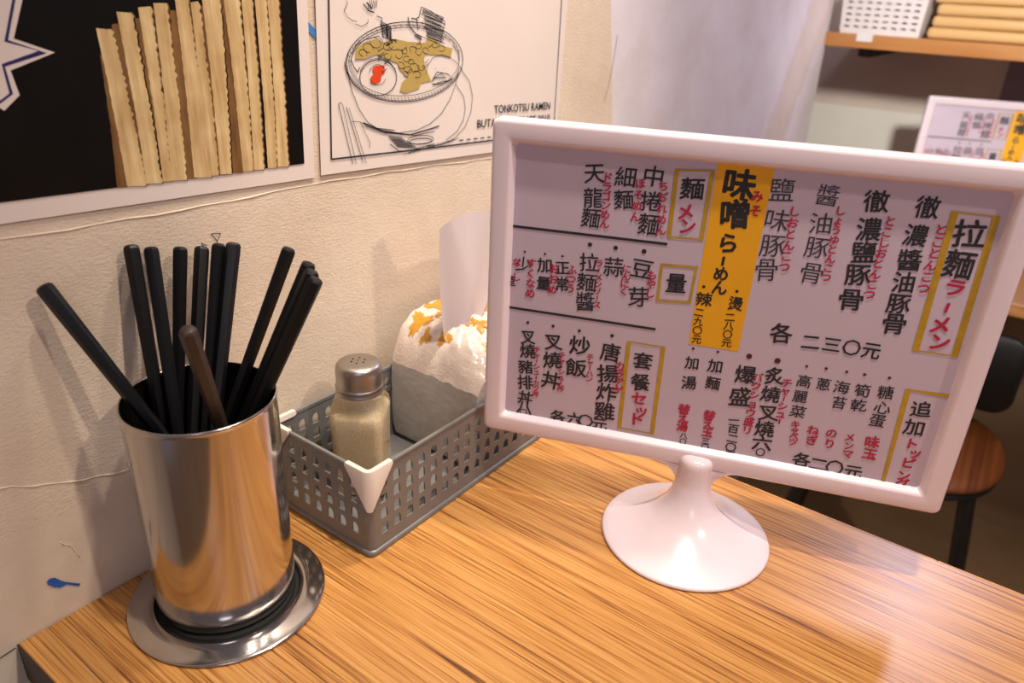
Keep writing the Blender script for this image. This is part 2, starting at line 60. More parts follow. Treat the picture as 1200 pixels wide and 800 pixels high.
POSTER_TWO={"ink":[[[[5334,3283],[5331,3232],[5309,3183],[5269,3136],[5211,3094],[5139,3057],[5053,3026],[4958,3003],[4856,2988],[4750,2980],[4643,2981],[4538,2989],[4438,3004],[4346,3025],[4262,3052],[4188,3084],[4126,3120],[4077,3159],[4041,3201],[4019,3243],[4011,3287],[4017,3329],[4036,3371],[4069,3411],[4114,3448],[4171,3481],[4240,3511],[4318,3535],[4405,3555],[4498,3568],[4597,3574],[4699,3574],[4801,3567],[4902,3552],[4998,3530],[5087,3502],[5165,3467],[5232,3426],[5283,3381],[5318,3333],[5334,3283]],5],[[[5290,3295],[5287,3251],[5266,3207],[5228,3166],[5173,3129],[5105,3096],[5025,3069],[4936,3049],[4840,3035],[4741,3028],[4640,3028],[4542,3035],[4448,3047],[4361,3066],[4281,3090],[4212,3118],[4153,3150],[4107,3184],[4073,3221],[4052,3259],[4044,3297],[4049,3335],[4068,3372],[4099,3408],[4142,3441],[4196,3471],[4261,3497],[4335,3519],[4418,3536],[4506,3548],[4600,3554],[4696,3553],[4792,3547],[4887,3534],[4977,3514],[5060,3489],[5134,3458],[5196,3422],[5243,3382],[5275,3340],[5290,3295]],3],[[[5279,3174],[5259,3152],[5235,3130],[5208,3110],[5176,3091],[5141,3073],[5102,3057],[5060,3043],[5016,3030],[4970,3019],[4922,3009],[4872,3002],[4821,2996],[4769,2993],[4717,2991],[4665,2991],[4614,2993],[4563,2997],[4512,3002],[4464,3009],[4416,3018],[4371,3028],[4327,3039],[4286,3052],[4248,3066],[4211,3082],[4178,3098],[4148,3115],[4120,3133],[4096,3151],[4075,3171],[4057,3190],[4043,3211],[4032,3231],[4024,3252],[4020,3272],[4019,3293],[4022,3313],[4028,3334],[4037,3354],[4050,3373]],3],[[[4138,3175],[4118,3192],[4101,3210],[4087,3227],[4076,3245],[4069,3264],[4064,3282],[4063,3300],[4065,3318],[4070,3336],[4079,3354],[4090,3371],[4105,3388],[4123,3405],[4143,3421],[4166,3436],[4192,3450],[4221,3464],[4252,3476],[4286,3488],[4322,3499],[4359,3508],[4399,3516],[4440,3523],[4483,3529],[4527,3533],[4573,3536],[4618,3538],[4665,3538],[4712,3537],[4759,3534],[4805,3529],[4851,3523],[4896,3516],[4940,3507],[4982,3496],[5023,3484],[5061,3471],[5097,3456],[5130,3440],[5161,3424]],3],[[[5292,3141],[5267,3181]],3],[[[5275,3124],[5251,3165]],3],[[[5256,3108],[5232,3147]],3],[[[5234,3092],[5210,3133]],3],[[[5210,3077],[5186,3119]],3],[[[5184,3063],[5161,3103]],3],[[[5156,3050],[5133,3087]],3],[[[5126,3038],[5103,3076]],3],[[[5094,3027],[5071,3065]],3],[[[5061,3017],[5038,3058]],3],[[[5026,3008],[5004,3047]],3],[[[4990,3001],[4968,3040]],3],[[[4953,2994],[4931,3034]],3],[[[4914,2988],[4893,3029]],3],[[[4875,2984],[4854,3024]],3],[[[4836,2981],[4815,3016]],3],[[[4796,2978],[4775,3015]],3],[[[4756,2977],[4735,3014]],3],[[[4715,2977],[4695,3013]],3],[[[4675,2979],[4655,3018]],3],[[[4635,2981],[4615,3019]],3],[[[4595,2984],[4575,3021]],3],[[[4555,2989],[4536,3024]],3],[[[4517,2994],[4498,3029]],3],[[[4479,3001],[4460,3035]],3],[[[4442,3008],[4424,3046]],3],[[[4405,3016],[4388,3052]],3],[[[4370,3025],[4353,3060]],3],[[[4337,3035],[4319,3071]],3],[[[4304,3046],[4287,3083]],3],[[[4273,3057],[4256,3092]],3],[[[4243,3069],[4227,3106]],3],[[[4215,3082],[4199,3114]],3],[[[4189,3095],[4172,3128]],3],[[[4164,3109],[4148,3143]],3],[[[4141,3123],[4125,3158]],3],[[[4120,3138],[4104,3170]],3],[[[4100,3153],[4084,3186]],3],[[[4082,3168],[4067,3200]],3],[[[4067,3184],[4051,3216]],3],[[[4053,3200],[4038,3233]],3],[[[4041,3216],[4026,3249]],3],[[[4031,3232],[4016,3264]],3],[[[4023,3248],[4008,3281]],3],[[[4017,3265],[4002,3299]],3],[[[4013,3281],[3998,3314]],3],[[[4032,3332],[4056,3313]],3],[[[4042,3360],[4056,3341]],3],[[[4059,3387],[4073,3368]],3],[[[4081,3413],[4103,3393]],3],[[[4110,3437],[4127,3418]],3],[[[4144,3460],[4165,3441]],3],[[[4183,3481],[4204,3462]],3],[[[4228,3500],[4247,3481]],3],[[[4277,3517],[4306,3497]],3],[[[4331,3531],[4349,3512]],3],[[[4388,3543],[4410,3523]],3],[[[4449,3551],[4468,3532]],3],[[[4513,3557],[4538,3538]],3],[[[4579,3560],[4600,3541]],3],[[[4647,3560],[4669,3540]],3],[[[4715,3556],[4744,3536]],3],[[[4784,3549],[4806,3529]],3],[[[4851,3539],[4878,3519]],3],[[[4918,3526],[4951,3505]],3],[[[4981,3509],[5002,3488]],3],[[[5042,3489],[5062,3468]],3],[[[5098,3467],[5122,3445]],3],[[[5150,3441],[5183,3419]],3],[[[5195,3414],[5226,3392]],3],[[[5234,3384],[5259,3362]],3],[[[5266,3352],[5293,3330]],3],[[[4025,3291],[4040,3197],[4065,3100],[4130,2964],[4210,2865],[4321,2801],[4543,2746],[4752,2743],[4917,2779],[5058,2848],[5173,2958],[5245,3081],[5281,3207]],4],[[[4159,2865],[4369,2779],[4672,2716],[4931,2737],[5030,2748]],8],[[[4181,2843],[4393,2764],[4725,2706],[4973,2708]],4],[[[4159,2870],[4297,2813],[4493,2773]],5],[[[5293,3206],[5425,3088],[5475,2951],[5454,2819],[5373,2701],[5237,2619],[5059,2584],[4860,2600]],4],[[[5245,3072],[5352,2962],[5375,2865],[5356,2770],[5266,2674],[5117,2615]],4],[[[4531,3173],[4528,3152],[4520,3132],[4507,3114],[4490,3097],[4469,3082],[4445,3071],[4418,3062],[4389,3056],[4358,3053],[4328,3054],[4298,3058],[4269,3066],[4242,3076],[4217,3088],[4195,3103],[4177,3120],[4163,3138],[4153,3158],[4147,3178],[4146,3198],[4150,3217],[4158,3236],[4170,3254],[4186,3270],[4205,3284],[4228,3296],[4254,3305],[4281,3311],[4310,3314],[4340,3315],[4370,3312],[4399,3305],[4427,3296],[4453,3284],[4476,3270],[4496,3253],[4511,3235],[4523,3215],[4530,3194],[4531,3173]],5],[[[4152,3246],[4159,3257],[4168,3268],[4179,3278],[4191,3287],[4204,3296],[4219,3303],[4234,3309],[4251,3315],[4268,3319],[4285,3322],[4304,3324],[4322,3325],[4341,3324],[4360,3322],[4378,3319],[4396,3315],[4414,3309],[4431,3303],[4447,3295],[4462,3286],[4476,3277],[4489,3266],[4500,3255],[4510,3243],[4518,3231],[4524,3218],[4528,3204],[4531,3191],[4531,3177],[4530,3164],[4527,3151],[4522,3138],[4515,3126],[4507,3114],[4496,3103],[4485,3093],[4471,3083],[4457,3075],[4441,3068],[4424,3062]],3],[[[4411,3176],[4409,3172],[4407,3168],[4404,3164],[4401,3160],[4397,3157],[4394,3153],[4390,3150],[4386,3147],[4381,3145],[4377,3142],[4372,3140],[4367,3138],[4362,3136],[4357,3135],[4352,3134],[4346,3133],[4341,3132],[4335,3132],[4330,3132],[4324,3132],[4319,3133],[4314,3134],[4308,3135],[4303,3136],[4298,3138],[4293,3139],[4288,3142],[4283,3144],[4279,3147],[4274,3149],[4270,3152],[4266,3156],[4262,3159],[4259,3163],[4256,3166],[4253,3170],[4250,3174],[4248,3178],[4246,3183],[4244,3187]],3],[[[4242,3225],[4244,3230],[4245,3234],[4247,3239],[4250,3243],[4253,3247],[4256,3251],[4259,3255],[4263,3259],[4267,3262],[4271,3265],[4276,3268],[4280,3271],[4285,3273],[4290,3275],[4296,3277],[4301,3278],[4307,3280],[4312,3281],[4318,3281],[4324,3281],[4330,3281],[4335,3281],[4341,3280],[4347,3279],[4352,3278],[4358,3276],[4363,3275],[4369,3272],[4374,3270],[4379,3267],[4384,3264],[4388,3261],[4392,3257],[4396,3254],[4400,3250],[4403,3246],[4406,3241],[4409,3237],[4411,3232],[4413,3228]],3],[[[4866,3178],[4888,3246],[4948,3298],[5057,3321],[5170,3293],[5272,3234],[5332,3186]],3],[[[4933,3112],[5002,3187],[5143,3161],[5201,3121],[5086,3092],[4947,3093],[4974,3144],[5114,3135]],5],[[[4961,3137],[5058,3175],[5129,3108],[5002,3102]],4],[[[4700,3356],[4690,3363],[4684,3372],[4683,3380],[4687,3388],[4695,3393],[4707,3395],[4721,3394],[4735,3390],[4747,3384],[4755,3375],[4758,3367],[4756,3358],[4749,3352],[4738,3349]],3],[[[4763,3411],[4775,3413],[4789,3413],[4801,3410],[4811,3404],[4817,3398],[4818,3391],[4814,3384],[4806,3379],[4794,3376],[4781,3376],[4768,3378],[4757,3382],[4749,3388],[4746,3395]],3],[[[4886,3335],[4873,3334],[4860,3337],[4848,3343],[4838,3350],[4833,3359],[4833,3367],[4837,3374],[4846,3379],[4857,3381],[4871,3380],[4884,3375],[4894,3368],[4901,3360],[4904,3351]],3],[[[4688,3300],[4683,3292],[4674,3287],[4661,3284],[4646,3284],[4632,3286],[4620,3292],[4611,3299],[4608,3307],[4610,3315],[4617,3321],[4629,3325],[4643,3327],[4657,3325],[4671,3320]],3],[[[4538,3372],[4551,3377],[4565,3377],[4579,3374],[4591,3366],[4599,3355],[4601,3343],[4598,3331],[4590,3321],[4578,3314],[4564,3312],[4549,3315],[4537,3321],[4527,3331],[4523,3343]],3],[[[4614,3222],[4614,3231],[4620,3239],[4631,3245],[4646,3248],[4663,3248],[4680,3244],[4693,3238],[4701,3230],[4704,3220],[4700,3212],[4691,3205],[4676,3201],[4660,3200],[4643,3202]],3],[[[4685,3254],[4693,3263],[4708,3269],[4726,3270],[4746,3266],[4764,3258],[4779,3248],[4787,3235],[4788,3223],[4782,3213],[4770,3206],[4752,3203],[4733,3205],[4713,3211],[4697,3221]],3],[[[4715,3190],[4718,3199],[4727,3205],[4740,3209],[4757,3210],[4774,3206],[4789,3200],[4800,3191],[4806,3182],[4805,3172],[4799,3165],[4786,3160],[4771,3158],[4753,3160],[4737,3165]],3],[[[4551,3392],[4541,3382],[4526,3377],[4508,3376],[4489,3381],[4472,3389],[4460,3401],[4453,3415],[4454,3428],[4461,3438],[4474,3446],[4491,3448],[4509,3446],[4527,3439],[4542,3428]],3],[[[4455,3386],[4445,3380],[4432,3378],[4420,3380],[4409,3386],[4401,3394],[4397,3405],[4398,3415],[4404,3425],[4413,3432],[4425,3435],[4437,3435],[4449,3431],[4459,3423],[4464,3413]],3],[[[4254,3369],[4236,3371],[4218,3376],[4203,3386],[4193,3397],[4189,3410],[4192,3421],[4202,3430],[4217,3435],[4234,3435],[4253,3431],[4270,3424],[4282,3413],[4289,3400],[4288,3388]],3],[[[4474,3338],[4477,3330],[4475,3322],[4468,3316],[4457,3313],[4444,3312],[4430,3315],[4418,3320],[4409,3327],[4404,3335],[4404,3343],[4409,3350],[4418,3354],[4431,3356],[4444,3355]],3],[[[4306,3470],[4326,3467],[4346,3460],[4361,3448],[4370,3435],[4371,3422],[4365,3410],[4352,3402],[4333,3398],[4313,3400],[4293,3406],[4276,3416],[4265,3428],[4261,3442],[4264,3454]],3],[[[4183,3346],[4169,3351],[4159,3358],[4152,3367],[4150,3376],[4154,3384],[4162,3390],[4173,3393],[4187,3393],[4201,3389],[4213,3383],[4222,3375],[4225,3365],[4224,3357],[4218,3350]],3],[[[4624,3390],[4634,3387],[4643,3382],[4649,3375],[4652,3366],[4651,3358],[4647,3351],[4639,3346],[4629,3344],[4618,3346],[4609,3350],[4601,3357],[4597,3365],[4596,3373],[4599,3381]],3],[[[4683,3265],[4673,3272],[4667,3279],[4665,3287],[4668,3294],[4675,3299],[4685,3302],[4696,3302],[4708,3298],[4719,3293],[4727,3285],[4730,3277],[4729,3270],[4724,3264],[4715,3260]],3],[[[4831,3251],[4844,3246],[4853,3239],[4856,3231],[4853,3223],[4845,3216],[4833,3212],[4818,3210],[4802,3212],[4788,3216],[4778,3223],[4772,3231],[4772,3239],[4778,3246],[4789,3251]],3],[[[5014,3374],[5020,3381],[5031,3387],[5045,3390],[5062,3389],[5077,3386],[5091,3380],[5099,3373],[5102,3365],[5098,3357],[5089,3350],[5076,3346],[5060,3345],[5043,3347],[5029,3352]],3],[[[4962,3416],[4976,3416],[4989,3413],[5001,3408],[5009,3401],[5012,3393],[5011,3386],[5004,3381],[4994,3377],[4980,3376],[4967,3378],[4954,3383],[4945,3389],[4939,3396],[4939,3403]],3],[[[4559,3283],[4571,3286],[4584,3285],[4597,3281],[4608,3275],[4616,3266],[4620,3257],[4618,3248],[4612,3242],[4602,3238],[4589,3237],[4576,3240],[4564,3246],[4554,3254],[4549,3263]],3],[[[4609,3209],[4617,3214],[4628,3215],[4638,3213],[4648,3209],[4656,3202],[4660,3193],[4661,3184],[4657,3177],[4650,3171],[4641,3168],[4630,3169],[4620,3173],[4611,3179],[4605,3187]],3],[[[4370,3236],[4378,3219],[4430,3246]],3],[[[4439,3426],[4429,3411],[4499,3437]],3],[[[4412,3298],[4406,3282],[4472,3308]],3],[[[4345,3340],[4344,3324],[4404,3351]],3],[[[4893,3398],[4908,3380],[4960,3409]],3],[[[4758,3340],[4796,3321],[4823,3351]],3],[[[4587,3383],[4595,3366],[4650,3393]],3],[[[4343,3355],[4342,3339],[4402,3365]],3],[[[4826,3244],[4839,3226],[4892,3254]],3],[[[4342,3389],[4341,3373],[4401,3400]],3],[[[4437,3390],[4466,3373],[4497,3401]],3],[[[4403,3429],[4434,3412],[4462,3440]],3],[[[4633,3219],[4640,3202],[4697,3229]],3],[[[4833,3283],[4862,3264],[4900,3293]],3],[[[4077,3366],[4125,3425],[4215,3461],[4352,3480],[4397,3432]],4],[[[4065,3335],[4093,3272],[4124,3239],[4148,3269]],5],[[[5198,3389],[5270,3333],[5286,3261]],5],[[[3925,3029],[3947,3038],[3967,3012],[4072,2570]],3],[[[3925,3029],[4038,2572]],4],[[[3999,3001],[4142,2570]],4],[[[4027,2990],[4177,2560]],3],[[[4047,2891],[4132,2878],[4178,2792],[4225,2710],[4219,2676]],3],[[[4132,2873],[4182,2859]],3],[[[4958,2648],[4957,2642],[4951,2637],[4942,2632],[4929,2628],[4913,2625],[4894,2623],[4873,2621],[4849,2621],[4825,2622],[4800,2623],[4776,2626],[4752,2629],[4729,2633],[4708,2638],[4689,2643],[4673,2649],[4660,2655],[4651,2661],[4645,2667],[4642,2673],[4644,2678],[4649,2683],[4658,2688],[4670,2692],[4685,2695],[4703,2697],[4723,2699],[4746,2699],[4769,2699],[4794,2698],[4819,2695],[4843,2692],[4866,2688],[4888,2684],[4908,2678],[4925,2673],[4939,2667],[4949,2660],[4955,2654],[4958,2648]],4],[[[4935,2638],[4934,2635],[4929,2632],[4921,2629],[4910,2627],[4896,2626],[4880,2625],[4861,2624],[4841,2625],[4820,2625],[4799,2627],[4778,2629],[4757,2631],[4737,2634],[4719,2638],[4703,2641],[4689,2645],[4678,2649],[4670,2653],[4665,2656],[4663,2660],[4664,2663],[4669,2666],[4677,2669],[4687,2671],[4701,2673],[4716,2674],[4734,2674],[4753,2674],[4774,2673],[4795,2672],[4816,2670],[4837,2667],[4857,2665],[4876,2661],[4893,2658],[4907,2654],[4919,2650],[4928,2646],[4933,2642],[4935,2638]],5],[[[4421,2737],[4579,2706]],4],[[[4433,2725],[4598,2693]],4],[[[4445,2713],[4615,2680]],4],[[[4457,2701],[4640,2666]],4],[[[4470,2689],[4674,2650]],4],[[[4482,2677],[4698,2636]],4],[[[4494,2664],[4722,2622]],4],[[[4506,2652],[4737,2609]],4],[[[4519,2640],[4766,2594]],4],[[[4589,2563],[4723,2585]],3],[[[4647,2566],[4782,2588]],3],[[[4706,2569],[4843,2591]],3],[[[4766,2572],[4904,2594]],3],[[[4826,2575],[4967,2598]],3],[[[4888,2578],[5030,2601]],3],[[[4950,2581],[5094,2604]],3],[[[5013,2584],[5159,2608]],3],[[[5076,2587],[5225,2611]],3],[[[5141,2590],[5291,2614]],3],[[[4439,2673],[4538,2603],[4669,2589],[4973,2605]],5],[[[4820,3681],[4936,3648],[5098,3572],[5071,3479],[5030,3394]],4],[[[4820,3681],[4793,3608],[4763,3600]],5],[[[4761,3486],[4895,3441],[5016,3412]],3],[[[4835,3665],[5086,3601]],4],[[[4838,3654],[5082,3591]],4],[[[4833,3644],[5080,3580]],4],[[[4815,3633],[5068,3571]],4],[[[4853,3622],[5071,3560]],4],[[[4856,3612],[5109,3550]],4],[[[4843,3601],[5054,3540]],4],[[[4857,3590],[5070,3530]],4],[[[4864,3580],[5097,3519]],4],[[[4819,3570],[5026,3510]],4],[[[4851,3559],[5074,3499]],4],[[[4859,3548],[5095,3489]],4],[[[4834,3537],[5028,3480]],4],[[[4874,3526],[5067,3469]],4],[[[4874,3515],[5069,3458]],4],[[[4873,3504],[5093,3447]],4],[[[4879,3493],[5087,3437]],4],[[[4881,3483],[5073,3427]],4],[[[4873,3472],[5067,3417]],4],[[[4887,3461],[5097,3406]],4],[[[4668,3609],[4691,3537],[4753,3486],[4817,3460]],7],[[[4705,3601],[4768,3592],[4779,3519]],6],[[[4740,3479],[4817,3443],[4790,3419]],6],[[[4048,3724],[4057,3703],[4023,3659],[4051,3615],[4102,3589],[4139,3584]],3],[[[4123,3569],[4187,3549],[4248,3575],[4249,3598]],3],[[[4392,3581],[4411,3495]],4],[[[4401,3578],[4420,3486]],4],[[[4410,3574],[4429,3478]],4],[[[4419,3571],[4438,3470]],4],[[[4428,3568],[4447,3462]],4],[[[4437,3565],[4457,3454]],4],[[[4447,3561],[4466,3446]],4],[[[4456,3558],[4475,3437]],4],[[[4465,3555],[4484,3429]],4],[[[4475,3552],[4494,3421]],4],[[[4380,3589],[4398,3471],[4445,3462],[4437,3557],[4483,3532],[4469,3453],[4540,3447]],6],[[[4336,3620],[4393,3604],[4379,3558]],4],[[[4207,3703],[4253,3658],[4314,3643]],6],[[[4240,3711],[4293,3669]],8],[[[4274,3726],[4253,3658]],4],[[[4292,3726],[4273,3663]],4],[[[4310,3726],[4293,3667]],4],[[[4328,3726],[4314,3672]],4],[[[4346,3726],[4334,3676]],4],[[[4093,3263],[4106,3265]],2],[[[4172,3257],[4186,3260]],2],[[[4254,3262],[4268,3256]],2],[[[4337,3258],[4351,3251]],2],[[[4422,3242],[4437,3246]],2],[[[4509,3239],[4524,3242]],2],[[[4598,3227],[4613,3237]],2],[[[4689,3227],[4704,3232]],2],[[[4782,3231],[4798,3226]],2],[[[4877,3221],[4893,3221]],2],[[[4975,3207],[4991,3216]],2],[[[5074,3207],[5091,3210]],2]],"yolk":[[4284,3266],[4320,3275],[4402,3271],[4404,3214],[4368,3200],[4361,3159],[4313,3143],[4258,3153],[4258,3199],[4293,3212],[4279,3242]],"nood":[[4108,3326],[4123,3402],[4192,3438],[4328,3462],[4397,3432],[4517,3457],[4663,3431],[4869,3417],[4895,3458],[5003,3438],[5044,3394],[5198,3362],[5176,3293],[5030,3317],[4868,3332],[4841,3282],[4867,3229],[4933,3121],[4812,3111],[4785,3070],[4628,3047],[4565,3069],[4593,3135],[4657,3165],[4570,3229],[4547,3280],[4439,3310],[4323,3355],[4208,3326],[4130,3329]],"border":[[3899,3936],[3829,2639],[4688,2588],[5769,2533],[6813,2477],[6808,4039]],"text":[["TONKOTSU RAMEN",[5796,2776],[6722,2726],[5792,2849]],["BUTANCHU SINCE 2010",[5549,2672],[6728,2603],[5547,2744]]],"dash":[[5300,2592],[6707,2511]]}
STICKS=[[[0.2368,0.3562,0.012],[0.1648,0.4365,0.2287]],[[0.1951,0.394,0.012],[0.2196,0.4415,0.2377]],[[0.188,0.3671,0.012],[0.232,0.4426,0.2331]],[[0.1895,0.4035,0.012],[0.2486,0.4378,0.2303]],[[0.2533,0.3953,0.012],[0.1902,0.3404,0.2231]],[[0.1836,0.3851,0.012],[0.2639,0.4387,0.2267]],[[0.1892,0.3822,0.012],[0.2734,0.4344,0.2274]],[[0.1864,0.3758,0.012],[0.2781,0.4249,0.2291]],[[0.1938,0.4164,0.012],[0.2897,0.3828,0.2325]],[[0.2066,0.4226,0.012],[0.2824,0.3551,0.2312]],[[0.2027,0.4177,0.012],[0.2775,0.3465,0.2297]],[[0.1998,0.4122,0.012],[0.2727,0.3379,0.2284]]]

# ------------------------------------------------------------------ helpers
def srgb(h):
    h = h.lstrip('#'); v = [int(h[i:i+2], 16) / 255 for i in (0, 2, 4)]
    return tuple([(c / 12.92 if c <= 0.04045 else ((c + 0.055) / 1.055) ** 2.4) for c in v] + [1.0])

class NT:
    def __init__(s, name):
        s.m = bpy.data.materials.new(name); s.m.use_nodes = True
        s.t = s.m.node_tree; s.b = s.t.nodes['Principled BSDF']; s.out = s.t.nodes['Material Output']
    def n(s, typ, **kw):
        x = s.t.nodes.new(typ)
        for k, v in kw.items():
            if k in x.inputs: x.inputs[k].default_value = v
            else: setattr(x, k, v)
        return x
    def l(s, a, b): s.t.links.new(a, b)
    def coord(s, scale=(1, 1, 1), rot=(0, 0, 0)):
        tc = s.n('ShaderNodeTexCoord'); mp = s.n('ShaderNodeMapping')
        mp.inputs['Scale'].default_value = scale; mp.inputs['Rotation'].default_value = rot
        s.l(tc.outputs['Object'], mp.inputs['Vector']); return mp.outputs['Vector']
    def noise(s, vec, scale, detail=3, rough=0.5, dist=0.0):
        x = s.n('ShaderNodeTexNoise'); x.inputs['Scale'].default_value = scale; x.inputs['Detail'].default_value = detail
        x.inputs['Roughness'].default_value = rough; x.inputs['Distortion'].default_value = dist
        s.l(vec, x.inputs['Vector']); return x.outputs['Fac']
    def ramp(s, fac, stops):
        r = s.n('ShaderNodeValToRGB'); e = r.color_ramp.elements
        while len(e) < len(stops): e.new(0.5)
        for i, (p, c) in enumerate(stops): e[i].position = p; e[i].color = c
        s.l(fac, r.inputs['Fac']); return r.outputs['Color']
    def mix(s, fac, a, b, blend='MIX'):
        x = s.n('ShaderNodeMix', data_type='RGBA', blend_type=blend)
        for sock, v in ((x.inputs[0], fac), (x.inputs[6], a), (x.inputs[7], b)):
            if isinstance(v, (tuple, float, int)): sock.default_value = v
            else: s.l(v, sock)
        return x.outputs[2]
    def math(s, op, a, b=0.0, c=None):
        x = s.n('ShaderNodeMath', operation=op)
        for i, v in enumerate((a, b, c)):
            if v is None: continue
            if isinstance(v, (float, int)): x.inputs[i].default_value = v
            else: s.l(v, x.inputs[i])
        return x.outputs[0]
    def bump(s, h, strength=0.3, dist=0.001, normal=None):
        x = s.n('ShaderNodeBump'); x.inputs['Strength'].default_value = strength; x.inputs['Distance'].default_value = dist
        s.l(h, x.inputs['Height'])
        if normal is not None: s.l(normal, x.inputs['Normal'])
        return x.outputs['Normal']
    def set(s, **kw):
        for k, v in kw.items():
            k = k.replace('_', ' ')
            if isinstance(v, (tuple, float, int)): s.b.inputs[k].default_value = v
            else: s.l(v, s.b.inputs[k])
        return s.m

def plain(name, col, rough=0.5, metal=0.0, var=0.06, scale=60, bump=0.0, **kw):
    t = NT(name); v = t.coord(); nz = t.noise(v, scale, 3)
    c = srgb(col) if isinstance(col, str) else col
    lo = tuple(x * (1 - var) for x in c[:3]) + (1,); hi = tuple(min(1, x * (1 + var)) for x in c[:3]) + (1,)
    t.set(Base_Color=t.ramp(nz, [(0.3, lo), (0.7, hi)]), Roughness=rough, Metallic=metal, **kw)
    if bump: t.set(Normal=t.bump(nz, bump, 0.0005))
    return t.m

def smooth(me, flag=True):
    me.polygons.foreach_set('use_smooth', [flag] * len(me.polygons))

def mesh_obj(name, verts, faces, mat, parent=None, sm=False, recalc=True, auto=None):
    me = bpy.data.meshes.new(name); me.from_pydata([tuple(v) for v in verts], [], faces)
    if recalc:
        bm = bmesh.new(); bm.from_mesh(me); bmesh.ops.recalc_face_normals(bm, faces=bm.faces); bm.to_mesh(me); bm.free()
    if sm: smooth(me)
    if auto is not None: me.set_sharp_from_angle(angle=math.radians(auto))
    me.materials.append(mat); me.update()
    o = link(bpy.data.objects.new(name, me))
    if parent: o.parent = parent
    return o

def bm_obj(name, bm, mat, parent=None, sm=False, auto=None):
    bmesh.ops.recalc_face_normals(bm, faces=bm.faces)
    me = bpy.data.meshes.new(name); bm.to_mesh(me); bm.free()
    if sm: smooth(me)
    if auto is not None: me.set_sharp_from_angle(angle=math.radians(auto))
    me.materials.append(mat)
    o = link(bpy.data.objects.new(name, me))
    if parent: o.parent = parent
    return o

def box_bm(lo, hi, bevel=0.0, seg=2, bm=None):
    bm = bm or bmesh.new()
    c = [(a + b) / 2 for a, b in zip(lo, hi)]; s = [abs(b - a) for a, b in zip(lo, hi)]
    r = bmesh.ops.create_cube(bm, size=1.0, matrix=Matrix.Translation(c) @ Matrix.Diagonal((*s, 1)))
    if bevel:
        es = set(e for v in r['verts'] for e in v.link_edges)
        bmesh.ops.bevel(bm, geom=list(es), offset=bevel, segments=seg, affect='EDGES', profile=0.5)
    return bm

def thing(name, label, cat, loc=(0, 0, 0), group=None):
    o = link(bpy.data.objects.new(name, None)); o.location = loc; o.empty_display_size = 0.02
    o['label'] = label; o['category'] = cat
    if group: o['group'] = group
    return o
def tag(o, label, cat, group=None):
    o['label'] = label; o['category'] = cat
    if group: o['group'] = group
    return o
def struct(o, **kw):
    o['kind'] = 'structure'; return o
def put(child, parent):            # parent while keeping world placement
    child.parent = parent
    child.matrix_parent_inverse = Matrix.Translation(parent.location).inverted() if parent.rotation_euler.to_matrix().is_identity else parent.matrix_basis.inverted()
    return child

def lathe(profile, n=64, closed=True):
    verts, faces = [], []
    rings = []
    for r, z in profile:
        if r < 1e-7: rings.append([len(verts)]); verts.append((0, 0, z))
        else:
            k = len(verts); rings.append(list(range(k, k + n)))
            verts += [(r * math.cos(2 * math.pi * i / n), r * math.sin(2 * math.pi * i / n), z) for i in range(n)]
    for a, b in zip(rings, rings[1:]):
        for i in range(n):
            j = (i + 1) % n
            if len(a) == 1 and len(b) == 1: continue
            if len(a) == 1: faces.append((a[0], b[i], b[j]))
            elif len(b) == 1: faces.append((a[i], a[j], b[0]))
            else: faces.append((a[i], a[j], b[j], b[i]))
    return verts, faces

def fillet_profile(pts, rad, seg=5):
    """round the corners of a profile poly-line"""
    out = [pts[0]]
    for i in range(1, len(pts) - 1):
        a, b, c = Vector(pts[i-1]), Vector(pts[i]), Vector(pts[i+1])
        r = rad[i] if isinstance(rad, (list, tuple)) else rad
        r = min(r, (a - b).length * 0.49, (c - b).length * 0.49)
        if r < 1e-6: out.append(tuple(b)); continue
        p, q = b + (a - b).normalized() * r, b + (c - b).normalized() * r
        for k in range(seg + 1):
            t = k / seg; out.append(tuple(p * (1 - t) ** 2 + b * 2 * t * (1 - t) + q * t * t))
    out.append(pts[-1]); return out

def tube(pts, rad, n=10, caps=True):
    """round tube through points; rad float or list"""
    verts, faces = [], []; pts = [Vector(p) for p in pts]
    up = None; rings = []
    for i, p in enumerate(pts):
        d = (pts[min(i + 1, len(pts) - 1)] - pts[max(i - 1, 0)]).normalized()
        if up is None: up = d.orthogonal().normalized()
        up = (up - d * up.dot(d)).normalized(); s = d.cross(up)
        r = rad[i] if isinstance(rad, (list, tuple)) else rad
        rings.append(range(len(verts), len(verts) + n))
        verts += [p + (up * math.cos(2 * math.pi * k / n) + s * math.sin(2 * math.pi * k / n)) * r for k in range(n)]
    for a, b in zip(rings, rings[1:]):
        for k in range(n): faces.append((a[k], a[(k + 1) % n], b[(k + 1) % n], b[k]))
    if caps: faces.append(tuple(rings[0])[::-1]); faces.append(tuple(rings[-1]))
    return verts, faces

def rrect(hw, hh, r, seg=6):
    pts = []
    for cx, cy, a0 in ((hw - r, hh - r, 0), (-hw + r, hh - r, 90), (-hw + r, -hh + r, 180), (hw - r, -hh + r, 270)):
        for k in range(seg + 1):
            a = math.radians(a0 + 90 * k / seg); pts.append((cx + r * math.cos(a), cy + r * math.sin(a)))
    return pts

